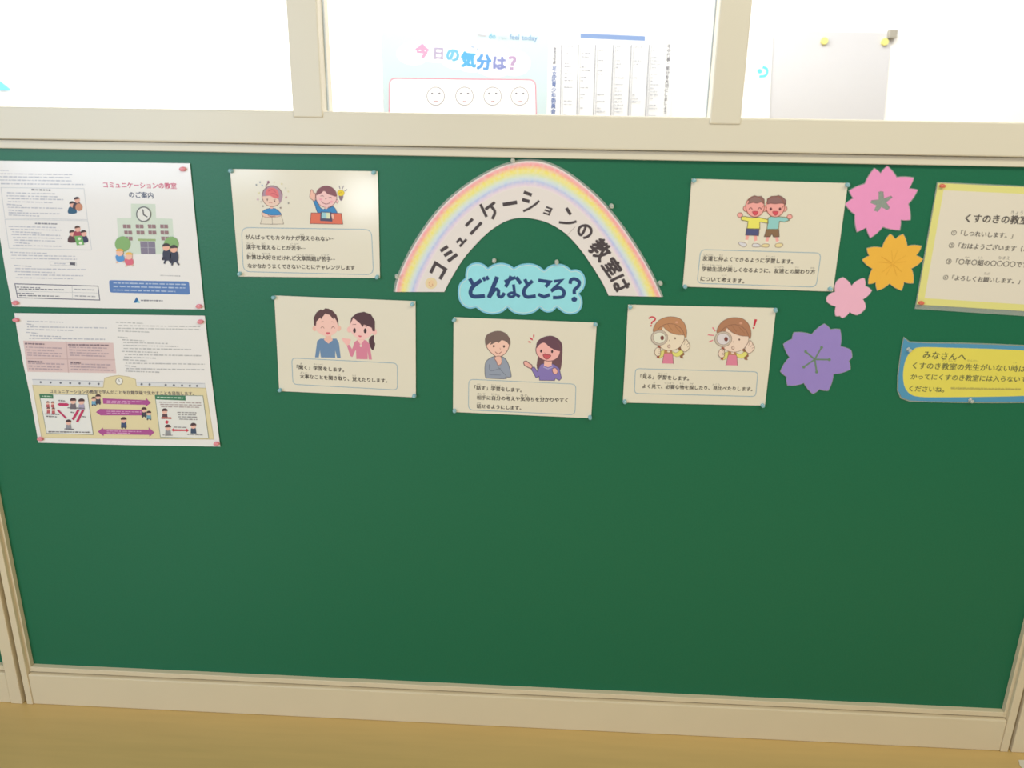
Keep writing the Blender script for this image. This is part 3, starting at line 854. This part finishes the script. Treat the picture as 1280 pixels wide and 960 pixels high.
h2.part('white_diagram_box')

# ------------------------------------------------------------------ rainbow banner and cloud sign
RC = (480, 190, 3.5556)
outer = [(50, 622), (62, 565), (100, 478), (150, 388), (220, 288), (300, 203), (400, 128), (500, 74), (580, 48), (650, 40), (720, 50), (800, 86), (880, 143), (960, 215), (1040, 310), (1110, 410), (1170, 510), (1210, 590), (1233, 644)]
inner = [(268, 622), (300, 560), (350, 480), (400, 420), (460, 360), (520, 318), (570, 298), (620, 292), (680, 300), (740, 320), (810, 365), (870, 430), (920, 500), (970, 580), (998, 638)]
N = 72
O_ = resample(catmull(outer, False, 8), N); I_ = resample(catmull(inner, False, 8), N)
outl = [tuple(p) for p in O_] + [tuple(p) for p in reversed(I_)]
film = [tuple(p + (p - q).normalized() * 9) for p, q in zip(O_, I_)] + [tuple(q) for q in reversed(I_)]
rb = Page('rainbow_banner', 'arched white paper rainbow with large black lettering', 'banner', BOARD, RC, outl)
rb.sheet('laminate_film', film, FILM, h=-0.0004, thick=0.0003)
rb.sheet('paper_sheet', outl, mat((228, 220, 218), rough=0.45, noise=0.012, scale=12, gain=1.02))
crayon = bpy.data.materials.new('crayon'); crayon.use_nodes = True
nt = crayon.node_tree; pb = nt.nodes['Principled BSDF']; pb.inputs['Roughness'].default_value = 0.6
va = nt.nodes.new('ShaderNodeVertexColor'); va.layer_name = 'crayon'
nz = nt.nodes.new('ShaderNodeTexNoise'); nz.inputs['Scale'].default_value = 140; nz.inputs['Detail'].default_value = 3
cr = nt.nodes.new('ShaderNodeMapRange'); cr.inputs[1].default_value = 0.35; cr.inputs[2].default_value = 0.75; cr.inputs[3].default_value = 0.0; cr.inputs[4].default_value = 0.45
tcn = nt.nodes.new('ShaderNodeTexCoord')
mx = nt.nodes.new('ShaderNodeMix'); mx.data_type = 'RGBA'; mx.inputs[7].default_value = (0.86, 0.80, 0.78, 1)
nt.links.new(tcn.outputs['Object'], nz.inputs['Vector']); nt.links.new(nz.outputs[0], cr.inputs[0]); nt.links.new(cr.outputs[0], mx.inputs[0])
nt.links.new(va.outputs[0], mx.inputs[6]); nt.links.new(mx.outputs[2], pb.inputs['Base Color'])
stops = [(0.0, (228, 215, 214)), (0.018, (228, 210, 210)), (0.035, (240, 165, 175)), (0.07, (240, 158, 155)), (0.11, (240, 195, 135)), (0.15, (235, 220, 115)), (0.20, (230, 222, 130)),
         (0.24, (215, 222, 175)), (0.28, (205, 220, 215)), (0.32, (198, 214, 232)), (0.355, (178, 190, 230)), (0.39, (205, 196, 228)), (0.42, (220, 202, 222)), (0.46, (227, 217, 218))]
bmr = bmesh.new(); cl = bmr.loops.layers.color.new('crayon')
rows = []
for t, c in stops: rows.append([bmr.verts.new((lambda v: (v.x, -LAYER, v.y))(rb.L(tuple(O_[i].lerp(I_[i], t))))) for i in range(N)])
for r in range(len(stops) - 1):
    for i in range(N - 1):
        f = bmr.faces.new((rows[r][i], rows[r][i + 1], rows[r + 1][i + 1], rows[r + 1][i]))
        for lp in f.loops:
            k = r if (lp.vert in (rows[r][i], rows[r][i + 1])) else r + 1
            lp[cl] = (*[min(1.0, (x / 255) * 1.03) for x in stops[k][1]], 1)
bmesh.ops.recalc_face_normals(bmr, faces=bmr.faces)
link_bm('crayon_bands', bmr, crayon, rb.root)
INK = (78, 70, 74)
rb.reset(4)


def strokes(p, crop, wd, lst, name='letter', col=INK, base=4):
    p.crop(*crop)
    for l in lst:
        w_ = wd
        if isinstance(l[-1], (int, float)): w_ = l[-1]; l = l[:-1]
        p.line(l, w_, col, sm=len(l) > 4, cap=False)
    p.part(name, base)


A = (520, 240, 7.386)
strokes(rb, A, 31, [[(135, 748), (180, 656), (272, 714), (220, 805)]])
strokes(rb, A, 32, [[(226, 546), (294, 502)], [(260, 588), (333, 546)], [(295, 640), (380, 575)]])
strokes(rb, A, 22, [[(374, 468), (406, 432), (432, 466)], [(403, 504), (466, 436)]])
strokes(rb, A, 28, [[(460, 314), (524, 246)], [(503, 390), (606, 280)]])
strokes(rb, A, 26, [[(594, 112), (652, 230)], [(640, 162), (728, 94)], [(692, 132), (724, 170), (726, 200), (716, 225), (704, 250)]])
B = (560, 190, 9.143)
strokes(rb, B, 42, [[(626, 602), (790, 574)]])
strokes(rb, B, 38, [[(866, 458), (958, 492)], [(848, 542), (932, 568)], [(860, 676), (920, 650), (970, 618), (1010, 588), (1042, 556), 26]])
strokes(rb, B, 20, [[(1122, 628), (1184, 650), (1154, 716), (1088, 694)], [(1104, 662), (1166, 684)]])
D = (650, 220, 6.4)
strokes(rb, D, 25, [[(371, 256), (406, 310)], [(312, 370), (360, 376), (400, 376), (430, 370), (452, 362), 20]])
strokes(rb, D, 21, [[(528, 396), (512, 440), (488, 472), (470, 452), (474, 418), (500, 398), (540, 398), (568, 425), (566, 460), (540, 485), (506, 496)]])
rb.crop(*D)
rb.glyph('教', (642, 590), 164, 46, INK, 0.034); rb.part('letter', 4)
rb.glyph('室', (738, 731), 148, 52, INK, 0.034); rb.part('letter', 4)
strokes(rb, (740, 300, 10.66), 40, [[(425, 462), (330, 505), (245, 550)], [(345, 690), (300, 620), (310, 585), (345, 600), (370, 650), (500, 580), 38], [(410, 520), (480, 640)]])
rb.crop(*D); rb.line([(375, 476), (440, 408)], 3, (160, 148, 145)); rb.part('paper_seam', 4)
rb.crop(480, 310, 10.66)
rb.ell(628, 470, 78, 76, (232, 212, 172)); rb.ell(628, 470, 45, 44, (236, 205, 165)); rb.line([(605, 470), (612, 450)], 9, (205, 150, 120)); rb.line([(645, 480), (650, 500)], 9, (205, 150, 120)); rb.line([(600, 490), (625, 515), (640, 510)], 7, (215, 150, 130))
rb.part('drawn_sun', 4)

CC = (560, 320, 7.111)
bumps = [[(155, 195), (155, 150), (172, 98), (212, 66), (270, 58), (322, 75), (355, 105)], [(355, 105), (402, 74), (470, 60), (540, 74), (585, 105)], [(585, 105), (645, 74), (730, 65), (800, 84), (855, 125)],
         [(855, 125), (902, 86), (972, 68), (1042, 82), (1095, 122)], [(1095, 122), (1150, 120), (1202, 155), (1222, 220), (1207, 288), (1165, 335)], [(1165, 335), (1190, 372), (1195, 432), (1168, 490), (1110, 518), (1038, 510), (965, 458)],
         [(965, 458), (932, 492), (882, 502), (840, 486), (815, 462)], [(815, 462), (770, 500), (690, 522), (610, 515), (558, 490), (530, 460)], [(530, 460), (480, 500), (400, 520), (322, 505), (280, 482), (250, 460)],
         [(250, 460), (190, 468), (130, 440), (95, 382), (87, 310), (105, 240), (155, 195)]]
cloud = []
for b in bumps: cloud += catmull(b, False, 5)[:-1]


def inset(pts, d):
    P = [Vector(p) for p in pts]; k = len(P); out = []
    for i in range(k):
        t = (P[(i + 2) % k] - P[i - 2])
        if t.length < 1e-6: t = P[(i + 1) % k] - P[i - 1]
        t.normalize(); out.append(tuple(P[i] + Vector((-t.y, t.x)) * d))
    return out


cs = Page('cloud_sign', 'light blue cloud shaped sign below the rainbow banner', 'sign', BOARD, CC, cloud)
cs.sheet('cloud_card', cloud, mat((130, 200, 228), rough=0.5, noise=0.04, scale=30, gain=1.02))
ins = inset(cloud, 18)
cs.poly(ins, mat((146, 212, 224), rough=0.5, noise=0.05, scale=60, gain=1.12)); cs.line(ins, 7, (200, 228, 230), closed=True); cs.part('cloud_face', 4)
NV = (48, 72, 122)
DN = [[[(193, 200), (232, 268), 34], [(298, 214), (222, 272), (200, 325), (228, 360), (328, 354), 36], [(312, 188), (330, 222), 26], [(342, 180), (358, 212), 26]],
      [[(438, 185), (362, 372), 38], [(370, 362), (420, 298), (448, 310), (448, 350), (476, 362), (502, 328), 30]],
      [[(502, 228), (602, 190), 28], [(562, 178), (512, 275), 32], [(606, 188), (648, 246), 32], [(582, 252), (590, 345), (555, 362), (538, 342), (575, 328), (638, 362), 26]],
      [[(682, 205), (712, 268), 30], [(752, 220), (688, 282), (674, 332), (704, 364), (780, 354), 32]],
      [[(802, 215), (905, 230), (868, 275), 30], [(802, 340), (852, 364), (905, 344), 30]],
      [[(942, 226), (1014, 214), (915, 312), 28], [(915, 312), (985, 282), (1030, 315), (1015, 362), (932, 370), 30]],
      [[(1086, 248), (1092, 214), (1128, 204), (1166, 230), (1158, 268), (1124, 302), (1124, 340), 30]]]
for ch in DN:
    for l in ch: cs.line(l[:-1], l[-1], NV, sm=len(l) > 4, cap=False)
    if ch is DN[-1]: cs.ell(1122, 385, 25, 23, NV)
    cs.part('letter', 4)

# ------------------------------------------------------------------ paper flowers
def petals(pts, bulge):
    """tips, notches and valleys joined by slightly swelling edges"""
    P = [Vector(p) for p in pts]; c = sum(P, Vector((0, 0))) / len(P); out = []
    for i in range(len(P)):
        a, b = P[i], P[(i + 1) % len(P)]
        out.append(tuple(a))
        d = b - a; n = Vector((-d.y, d.x)).normalized()
        m = (a + b) / 2
        if n.dot(m - c) < 0: n = -n
        for t in (0.25, 0.5, 0.75):
            out.append(tuple(a + d * t + n * d.length * bulge * 4 * t * (1 - t)))
    return out


def flower(label, crop, pts, col, bulge, holes=(), lam=5):
    p = Page('paper_flower', label, 'paper flower', BOARD, crop, pts, 'laminated paper flowers')
    o = petals(pts, bulge)
    c = sum((Vector(q) for q in o), Vector((0, 0))) / len(o)
    fo = [tuple(Vector(q) + (Vector(q) - c).normalized() * lam) for q in o]
    p.sheet('laminate_film', fo, FILM, h=-0.0004, thick=0.0003)
    p.sheet('petals', o, mat(col, rough=0.55, noise=0.03, scale=50, gain=1.02), holes=holes)
    p.reset(3)
    return p


flower('large bright pink paper flower with a star cut in its middle', (1050, 200, 9.6),
       [(568, 75), (680, 210), (882, 215), (826, 345), (930, 360), (818, 525), (842, 716), (727, 716), (715, 838), (515, 800), (365, 932), (316, 806), (205, 860), (182, 655), (64, 530), (162, 460), (113, 370), (300, 288), (412, 103), (488, 162)],
       (234, 152, 202), 0.045, holes=[[(462, 382), (488, 374), (522, 380), (530, 458), (615, 428), (632, 452), (556, 506), (600, 574), (570, 604), (497, 566), (455, 622), (404, 608), (436, 545), (364, 515), (378, 482), (462, 474)]], lam=12)
yf = flower('yellow paper flower left of the yellow bordered notice', (1070, 280, 10.667),
            [(455, 135), (525, 205), (628, 138), (682, 295), (872, 295), (800, 420), (892, 472), (738, 592), (762, 788), (638, 772), (605, 884), (450, 790), (285, 886), (265, 775), (165, 798), (222, 595), (85, 480), (180, 425), (148, 325), (350, 318)],
            (236, 182, 72), 0.07, lam=9)
yf.reset(3)
for a in ((455, 140), (628, 140), (870, 295), (890, 472), (762, 785), (605, 882), (285, 884), (165, 795), (88, 480), (150, 325)):
    c = Vector((490, 525)); d = Vector(a) - c
    yf.line([tuple(c + d * 0.04), tuple(c + d * 0.45)], 5, (222, 166, 62))
yf.part('fold_creases')
flower('small pale pink paper flower below the yellow flower', (970, 340, 6.0),
       [(505, 42), (567, 105), (625, 58), (662, 48), (668, 105), (718, 140), (650, 205), (672, 262), (655, 290), (605, 322), (553, 298), (500, 345), (480, 328), (447, 328), (450, 258), (385, 225), (380, 195), (398, 172), (444, 150), (448, 85), (470, 58)],
       (236, 180, 206), 0.08, lam=5)
pf = flower('purple paper flower with thin green stamens', (970, 340, 6.0),
            [(362, 390), (410, 433), (480, 432), (482, 560), (560, 585), (568, 640), (545, 665), (556, 730), (430, 765), (392, 888), (326, 878), (276, 912), (210, 832), (88, 850), (80, 785), (35, 745), (103, 640), (57, 542), (122, 505), (135, 455), (268, 470)],
            (153, 134, 204), 0.06, lam=5)
GR = (110, 136, 112)
for e in ((222, 597), (342, 565), (400, 657), (305, 750), (208, 712)):
    pf.line([(290, 655), e], 12, GR); pf.ell(e[0], e[1], 11, 11, GR)
pf.part('stamens')

# ------------------------------------------------------------------ yellow bordered notice
nq = [(215, 95), (1349, 148), (1162, 928), (80, 862)]
ns = Page('notice_sheet', 'white notice with pale yellow border at the right edge', 'notice', BOARD, (1130, 210, 5.053), nq)
ns.sheet('laminate_film', [(209, 88), (1356, 140), (1162, 962), (68, 890)], FILM, h=-0.0004, thick=0.0003)
ns.sheet('paper_sheet', nq, mat((222, 218, 140), rough=0.45, noise=0.012, scale=12, gain=1.02), label='pale yellow paper sheet')
ns.poly([(250, 140), (1310, 190), (1130, 885), (130, 822)], mat((224, 217, 204), rough=0.45, gain=1.02)); ns.part('white_field', 2)
NT = (92, 86, 84)
for body, a, b, wt in (('くすのきの教室', (388, 316), (786, 330), .03), ('①「しつれいします。」', (300, 408), (688, 428), .020), ('②「おはようございます（こんにちは）」', (284, 487), (1000, 524), .020),
                       ('③「〇年〇組の〇〇〇〇です。」', (266, 588), (842, 615), .020), ('④「よろしくお願いします。」', (248, 690), (732, 716), .020)):
    ns.text(body, a, b, NT, wt); ns.part('lettering', 2)
for body, a, b in (('きょうしつ', (676, 280), (812, 286)), ('ねん', (386, 562), (416, 563)), ('くみ', (468, 566), (498, 567)), ('なまえ', (596, 566), (668, 570)), ('ねが', (505, 666), (545, 668))):
    ns.text(body, a, b, (125, 120, 115), 0.0); ns.part('ruby_lettering', 2)

# ------------------------------------------------------------------ blue and yellow speech sign
sg_b = [(136, 170), (152, 98), (202, 138), (400, 146), (700, 150), (1000, 160), (1280, 172), (1500, 182), (1640, 230), (1690, 380), (1680, 560), (1600, 660), (1450, 692), (1280, 694), (1000, 696), (700, 694), (400, 690), (210, 682), (130, 655), (98, 590), (100, 450), (118, 300)]
sg = Page('message_sign', 'yellow message sign with blue edge under the bordered notice', 'sign', BOARD, (1110, 410, 7.53), sg_b)
sg.sheet('laminate_film', [(128, 165), (148, 82), (204, 126), (400, 134), (700, 138), (1000, 148), (1280, 160), (1510, 170), (1655, 225), (1705, 380), (1695, 565), (1610, 672), (1450, 704), (1280, 706), (1000, 708), (700, 706), (400, 700), (205, 694), (118, 664), (86, 592), (88, 450), (108, 300)], FILM, h=-0.0004, thick=0.0003)
sg.sheet('blue_border', sg_b, mat((84, 150, 188), rough=0.5, noise=0.05, scale=25, gain=1.02))
sg.poly([(142, 470), (150, 360), (180, 270), (235, 205), (320, 180), (600, 186), (1000, 198), (1250, 210), (1400, 220), (1520, 250), (1590, 330), (1600, 450), (1570, 560), (1480, 620), (1250, 640), (900, 648), (500, 652), (300, 648), (210, 622), (160, 560)],
        mat((226, 214, 96), rough=0.5, noise=0.03, scale=30, gain=1.02), sm=True, n=4)
sg.part('yellow_field', 3)
ST = (104, 106, 74)
for body, a, b in (('みなさんへ', (332, 250), (735, 274)), ('くすのき教室の先生がいない時は', (232, 352), (1296, 384)), ('かってにくすのき教室には入らないで', (215, 456), (1308, 484)), ('くださいね。', (200, 568), (530, 580))):
    sg.text(body, a, b, ST, 0.016); sg.part('lettering', 3)
for body, a, b in (('きょうしつ', (508, 302), (640, 308)), ('せんせい', (745, 306), (850, 310)), ('とき', (1180, 326), (1210, 327)), ('はい', (1015, 432), (1040, 433))):
    sg.text(body, a, b, (160, 155, 95), 0.0); sg.part('ruby_lettering', 3)
sg.greek((590, 566), (1250, 576), 18, (188, 178, 96), 14, 40, 4); sg.greek((595, 572), (1245, 580), 6, (160, 152, 90), 10, 25, 6); sg.part('small_print')

# ------------------------------------------------------------------ push pins
def pin_mesh(m, nm):
    bm = bmesh.new()
    prof = [(0.0, 0.0), (0.0050, 0.0), (0.0053, 0.0010), (0.0048, 0.0020), (0.0028, 0.0030), (0.0025, 0.0070), (0.0034, 0.0085), (0.0046, 0.0095), (0.0048, 0.0108), (0.0038, 0.0118), (0.0, 0.0121)]
    n = 20; rings = []
    for r, y in prof:
        rings.append([bm.verts.new((r * math.cos(2 * math.pi * i / n), -y, r * math.sin(2 * math.pi * i / n))) for i in range(n)] if r else [bm.verts.new((0, -y, 0))])
    for a, b in zip(rings, rings[1:]):
        for i in range(n):
            j = (i + 1) % n
            if len(a) == 1: bm.faces.new((a[0], b[j], b[i]))
            elif len(b) == 1: bm.faces.new((a[i], a[j], b[0]))
            else: bm.faces.new((a[i], a[j], b[j], b[i]))
    bmesh.ops.recalc_face_normals(bm, faces=bm.faces)
    me = bpy.data.meshes.new(nm); bm.to_mesh(me); bm.free(); me.materials.append(m)
    for p in me.polygons: p.use_smooth = True
    return me


def needle_mesh():
    bm = bmesh.new()
    bmesh.ops.create_cone(bm, cap_ends=True, segments=8, radius1=0.0005, radius2=0.0001, depth=0.012, matrix=Matrix.Translation((0, 0.006, 0)) @ Matrix.Rotation(math.radians(-90), 4, 'X'))
    me = bpy.data.meshes.new('needle'); bm.to_mesh(me); bm.free(); me.materials.append(mat((170, 170, 170), rough=0.3)); return me


NEEDLE = needle_mesh()
PM = {k: pin_mesh(m, k + '_pin') for k, m in (('blue', PIN_BLUE), ('clear', PIN_CLEAR), ('pink', PIN_PINK), ('red', PIN_RED))}
PPLANE = Plane(-0.0036)


def pin(kind, crop, p, label, group, tilt=(0, 0), sc=(0.82, 0.75, 0.82)):
    a = PPLANE.at(crop[0] + p[0] / crop[2], crop[1] + p[1] / crop[2])
    o = bpy.data.objects.new('push_pin', PM[kind]); COL.objects.link(o)
    o.location = PPLANE.world(a.x, a.y); o.rotation_euler = (tilt[0], 0, tilt[1]); o.scale = sc
    tag(o, label, 'push pin', group)
    n = bpy.data.objects.new('needle', NEEDLE); COL.objects.link(n); n.parent = o
    return o


CN = ('top left', 'top right', 'bottom left', 'bottom right')
for crop, pts, what in (((280, 200, 6.4), ((62, 88), (1203, 100), (128, 908), (1228, 934)), 'puzzled child card'),
                        ((330, 360, 6.4), ((82, 76), (1188, 130), (132, 815), (1204, 860)), 'smiling pair card'),
                        ((560, 390, 6.4), ((52, 62), (1178, 98), (52, 788), (1136, 838)), 'thinking boy card'),
                        ((770, 370, 6.095), ((110, 84), (1214, 104), (66, 802), (1115, 832)), 'magnifying glass card'),
                        ((850, 210, 5.818), ((100, 92), (1215, 122), (36, 862), (1090, 878)), 'arm in arm boys card')):
    for n, p in zip(CN, pts):
        pin('blue', crop, p, 'pale blue push pin at %s of the %s' % (n, what), 'blue push pins on the cards', (random.uniform(-.15, .15), random.uniform(-.15, .15)))
for crop, pts, names, what in (((0, 190, 4.571), ((1047, 97), (92, 860), (1140, 880)), ('top right', 'bottom left', 'bottom right'), 'upper handout with the school'),
                               ((0, 380, 4.414), ((92, 86), (1108, 96), (226, 742), (1197, 768)), CN, 'lower handout with purple arrows')):
    for n, p in zip(names, pts):
        pin('pink', crop, p, 'pink push pin at %s corner of the %s' % (n, what), 'pink push pins on the handouts', (0.1, 0), (1.3, 0.5, 0.85))
for n, p in (('upper left', (240, 112)), ('lower left', (106, 850))):
    pin('red', (1130, 210, 5.053), p, 'red push pin at %s corner of the yellow bordered notice' % n, 'red push pins on the notice', (0.1, 0), (1.05, 0.5, 0.7))
for n, p in (('upper left of', (190, 198)), ('bottom edge of', (772, 676))):
    pin('clear', (1110, 410, 7.53), p, 'clear push pin at the %s the yellow message sign' % n, 'clear push pins', (0.2, 0.2))
for n, p in (('the top of', (572, 36)), ('the upper right side of', (1010, 238)), ('the right foot of', (1226, 580)), ('the left foot of', (58, 550))):
    pin('clear', RC, p, 'clear push pin beside %s the rainbow banner' % n, 'clear push pins', (0.2, 0.15))
for n, p in (('left', (490, 480)), ('right', (768, 487))):
    pin('clear', RC, p, 'clear push pin on the upper %s of the blue cloud sign' % n, 'clear push pins', (0.2, 0))

# ------------------------------------------------------------------ beyond the glass
YAW = math.radians(9)
WB = Plane(1.50, 0.35, YAW)
wbp = Page('whiteboard', 'white board behind the glass carrying the mood poster and calendar', 'whiteboard', Plane(1.515, 0.35, YAW), (0, 0, 1), [(420, -120), (872, -120), (872, 330), (420, 330)])
wbp.sheet('panel', [(425, -100), (874, -90), (866, 330), (432, 320)], mat((238, 240, 241), rough=0.4), thick=0.02)
for q in ([(421, -104), (427, -104), (434, 322), (428, 322)], [(872, -94), (878, -94), (870, 332), (864, 332)]):
    wbp.sheet('frame_rail', q, mat((215, 217, 219), rough=0.4), thick=0.026, h=0.004)
mpq = [(180, 168), (1212, 196), (1200, 760), (1190, 1150), (215, 1120)]
mp = Page('mood_poster', 'pale blue poster asking about the mood, behind the glass', 'poster', WB, (440, 0, 4.923), mpq)
mp.sheet('paper_sheet', mpq, mat((178, 195, 198), rough=0.5, noise=0.06, scale=3), h=0.001)
W_ = mat((238, 239, 240), rough=0.5)
mp.reset(28)
for x, y, rx, ry in ((380, 330, 105, 70), (520, 300, 120, 85), (640, 330, 110, 95), (740, 350, 130, 95), (880, 380, 140, 95), (1000, 390, 100, 78)): mp.ell(x, y, rx, ry, W_)
mp.part('white_cloud', 40)
for ch, x, y, sz, c in (('今', 432, 315, 78, (206, 140, 168)), ('日', 533, 330, 70, (158, 150, 172)), ('の', 620, 340, 82, (104, 164, 190)), ('気', 716, 366, 88, (78, 150, 192)), ('分', 812, 382, 88, (84, 138, 190)), ('は', 908, 388, 82, (118, 126, 172)), ('？', 985, 388, 92, (160, 138, 168))):
    mp.glyph(ch, (x, y), sz * 1.08, 2, c, 0.06); mp.part('letter', 40)
for ch, x, y in (('き', 740, 292), ('ぶ', 772, 297), ('ん', 804, 303)): mp.glyph(ch, (x, y), 26, 2, (120, 145, 178), 0.03)
for ch, x, y in (('き', 455, 245), ('ょ', 482, 250), ('う', 508, 254)): mp.glyph(ch, (x, y), 24, 2, (176, 176, 188), 0.02)
mp.part('ruby_lettering', 40)
for t, a, b, c in (('How', (775, 216), (826, 219), (176, 168, 176)), ('do', (842, 222), (884, 224), (100, 160, 186)), ('you', (900, 228), (952, 231), (166, 180, 190)), ('feel today', (970, 228), (1140, 236), (118, 146, 180))):
    mp.text(t, a, b, c, 0.012, mid=0.3)
mp.part('lettering', 28)
mp.poly(rounded([(232, 482), (1128, 492), (1140, 1000), (226, 990)], .08), W_, out=(196, 130, 146), ow=8)
mp.part('face_chart', 34)
for x in (515, 692, 865, 1032):
    mp.ell(x, 592, 54, 56, (232, 233, 234), out=(140, 136, 136), ow=6)
    for sx in (-22, 22): mp.ell(x + sx, 576, 8, 7, (110, 110, 116))
    mp.line([(x - 10, 625), (x + 5, 622), (x + 14, 628)], 6, (160, 115, 115), sm=True)
    mp.part('printed_face', 34)

cq = [(130, 196), (900, 212), (872, 800), (848, 1100), (100, 1080)]
cp = Page('calendar_poster', 'white ruled calendar poster with a blue bar, behind the glass', 'poster', WB, (660, 0, 4.923), cq)
cp.sheet('paper_sheet', cq, mat((208, 210, 212), rough=0.5), h=0.001)
cp.reset(28)
cp.poly([(322, 205), (720, 222), (720, 252), (322, 235)], (112, 136, 176)); cp.part('blue_title_bar', 28)
for i, x in enumerate((205, 310, 415, 525, 635, 745)):
    cp.line([(x, 275), (x - 8 - i * 4, 800)], 5, (140, 142, 150)); cp.line([(x + 14, 276), (x + 5 - i * 4, 800)], 3, (166, 168, 174))
    for k in range(22):
        if random.random() < .6:
            y = 285 + k * 21; xx = x - (y - 275) * .02 * (1 + i * .4)
            cp.greek((xx + 22, y + i), (xx + random.uniform(35, 80), y + 1 + i), 5, (142, 146, 156), 6, 18, 4)
    cp.greek((x + 18, 255 + i * 2), (x + 60, 256 + i * 2), 6, (190, 192, 198), 6, 14, 4)
cp.part('calendar_grid', 28)
for i, ch in enumerate('足立区青少年委員会'): cp.glyph(ch, (162 - i * .9, 420 + i * 33.2), 31, 1, (88, 108, 158), 0.03)
for i, ch in enumerate('令和五年度'): cp.glyph(ch, (166 - i, 300 + i * 21), 20, 1, (120, 120, 128), 0.02)
cp.part('lettering', 28)
for i, ch in enumerate('年中行事・気分を大切にしましょう'): cp.glyph(ch, (868 - i * 1.7, 285 + i * 27), 26, 2, (110, 110, 116), 0.02)
cp.part('lettering', 28)

FAR = Plane(2.04)
sq = [(212, 128), (722, 138), (684, 560), (672, 700), (200, 690)]
gs = Page('grey_sheet', 'pale grey sheet hung by two yellow magnets behind the right pane', 'sheet', FAR, (900, 0, 3.368), sq)
gs.sheet('paper_sheet', sq, mat((188, 188, 190), rough=0.5))
lq = [(60, 150), (222, 150), (206, 520), (190, 690), (40, 690)]
ls = Page('logo_sheet', 'white sheet with a turquoise round mark behind the right pane', 'sheet', Plane(2.036), (900, 0, 3.368), lq)
ls.sheet('paper_sheet', lq, mat((228, 229, 229), rough=0.5))
TQ = (96, 205, 196)
ls.ell(167, 300, 11, 11, TQ); ls.line([(182, 283), (196, 290), (199, 305), (190, 319), (168, 322)], 12, TQ, sm=True); ls.part('round_mark', 2)
ls.greek((155, 334), (192, 336), 4, (165, 165, 168), 4, 8, 3); ls.greek((155, 344), (192, 347), 4, (165, 165, 168), 4, 8, 3); ls.part('small_print')


def disc(name, plane, u, v, r, m, label, cat, group=None):
    a = plane.at(u, v)
    bm = bmesh.new()
    bmesh.ops.create_cone(bm, cap_ends=True, segments=28, radius1=r, radius2=r * 0.86, depth=0.012, matrix=Matrix.Rotation(math.radians(90), 4, 'X'))
    o = link_bm(name, bm, m, loc=plane.world(a.x, a.y, 0.006))
    return tag(o, label, cat, group)


YM = mat((206, 200, 120), rough=0.5)
disc('magnet', FAR, 900 + 438 / 3.368, 173 / 3.368, 0.0155, YM, 'yellow round magnet at the middle of the grey sheet top', 'magnet', 'yellow magnets')
disc('magnet', FAR, 900 + 692 / 3.368, 177 / 3.368, 0.0155, YM, 'yellow round magnet at the right corner of the grey sheet', 'magnet', 'yellow magnets')
a = FAR.at(1114.5, 43)
cb = box('corner_clip', a.x - 0.017, a.x + 0.017, 2.02, 2.05, a.y - 0.017, a.y + 0.017, mat((150, 146, 134), rough=0.5), bev=0.004)
tag(cb, 'grey square clip at the right top corner of the grey sheet', 'clip')
a = FAR.at(461.5, 33)
st = box('sticky_note', a.x - 0.016, a.x + 0.016, 2.044, 2.05, a.y - 0.016, a.y + 0.016, mat((140, 160, 205), rough=0.6), bev=0.001)
tag(st, 'small blue square note on the white wall behind the centre pane', 'note')
cy = Page('cyan_paper', 'bright cyan paper scrap seen at the left edge behind glass', 'paper', FAR, (0, 0, 2.909), [(-60, 235), (0, 300), (45, 328), (-60, 328)])
cy.sheet('paper_sheet', [(-60, 235), (-10, 285), (45, 328), (-60, 328)], mat((60, 165, 190), rough=0.5))

# thin pale flat patch on the floor at the right
fp = bmesh.new()
q = [Vector((1.122, -0.062)), Vector((1.128, -0.047)), Vector((1.36, -0.030)), Vector((1.37, -0.24)), Vector((1.130, -0.25))]
lo = [fp.verts.new((p.x - 1.23, p.y + 0.19, 0.0)) for p in q]; hi = [fp.verts.new((p.x - 1.23, p.y + 0.19, 0.001)) for p in q]
fp.faces.new(hi); fp.faces.new(list(reversed(lo)))
for i in range(5): fp.faces.new((lo[i], lo[(i + 1) % 5], hi[(i + 1) % 5], hi[i]))
o = link_bm('floor_pale_patch', fp, mat((222, 216, 200), rough=0.6, noise=0.02, scale=20), loc=(1.23, -0.19, 0.0005))
tag(o, 'pale flat patch on the floor at the right corner', 'paper')
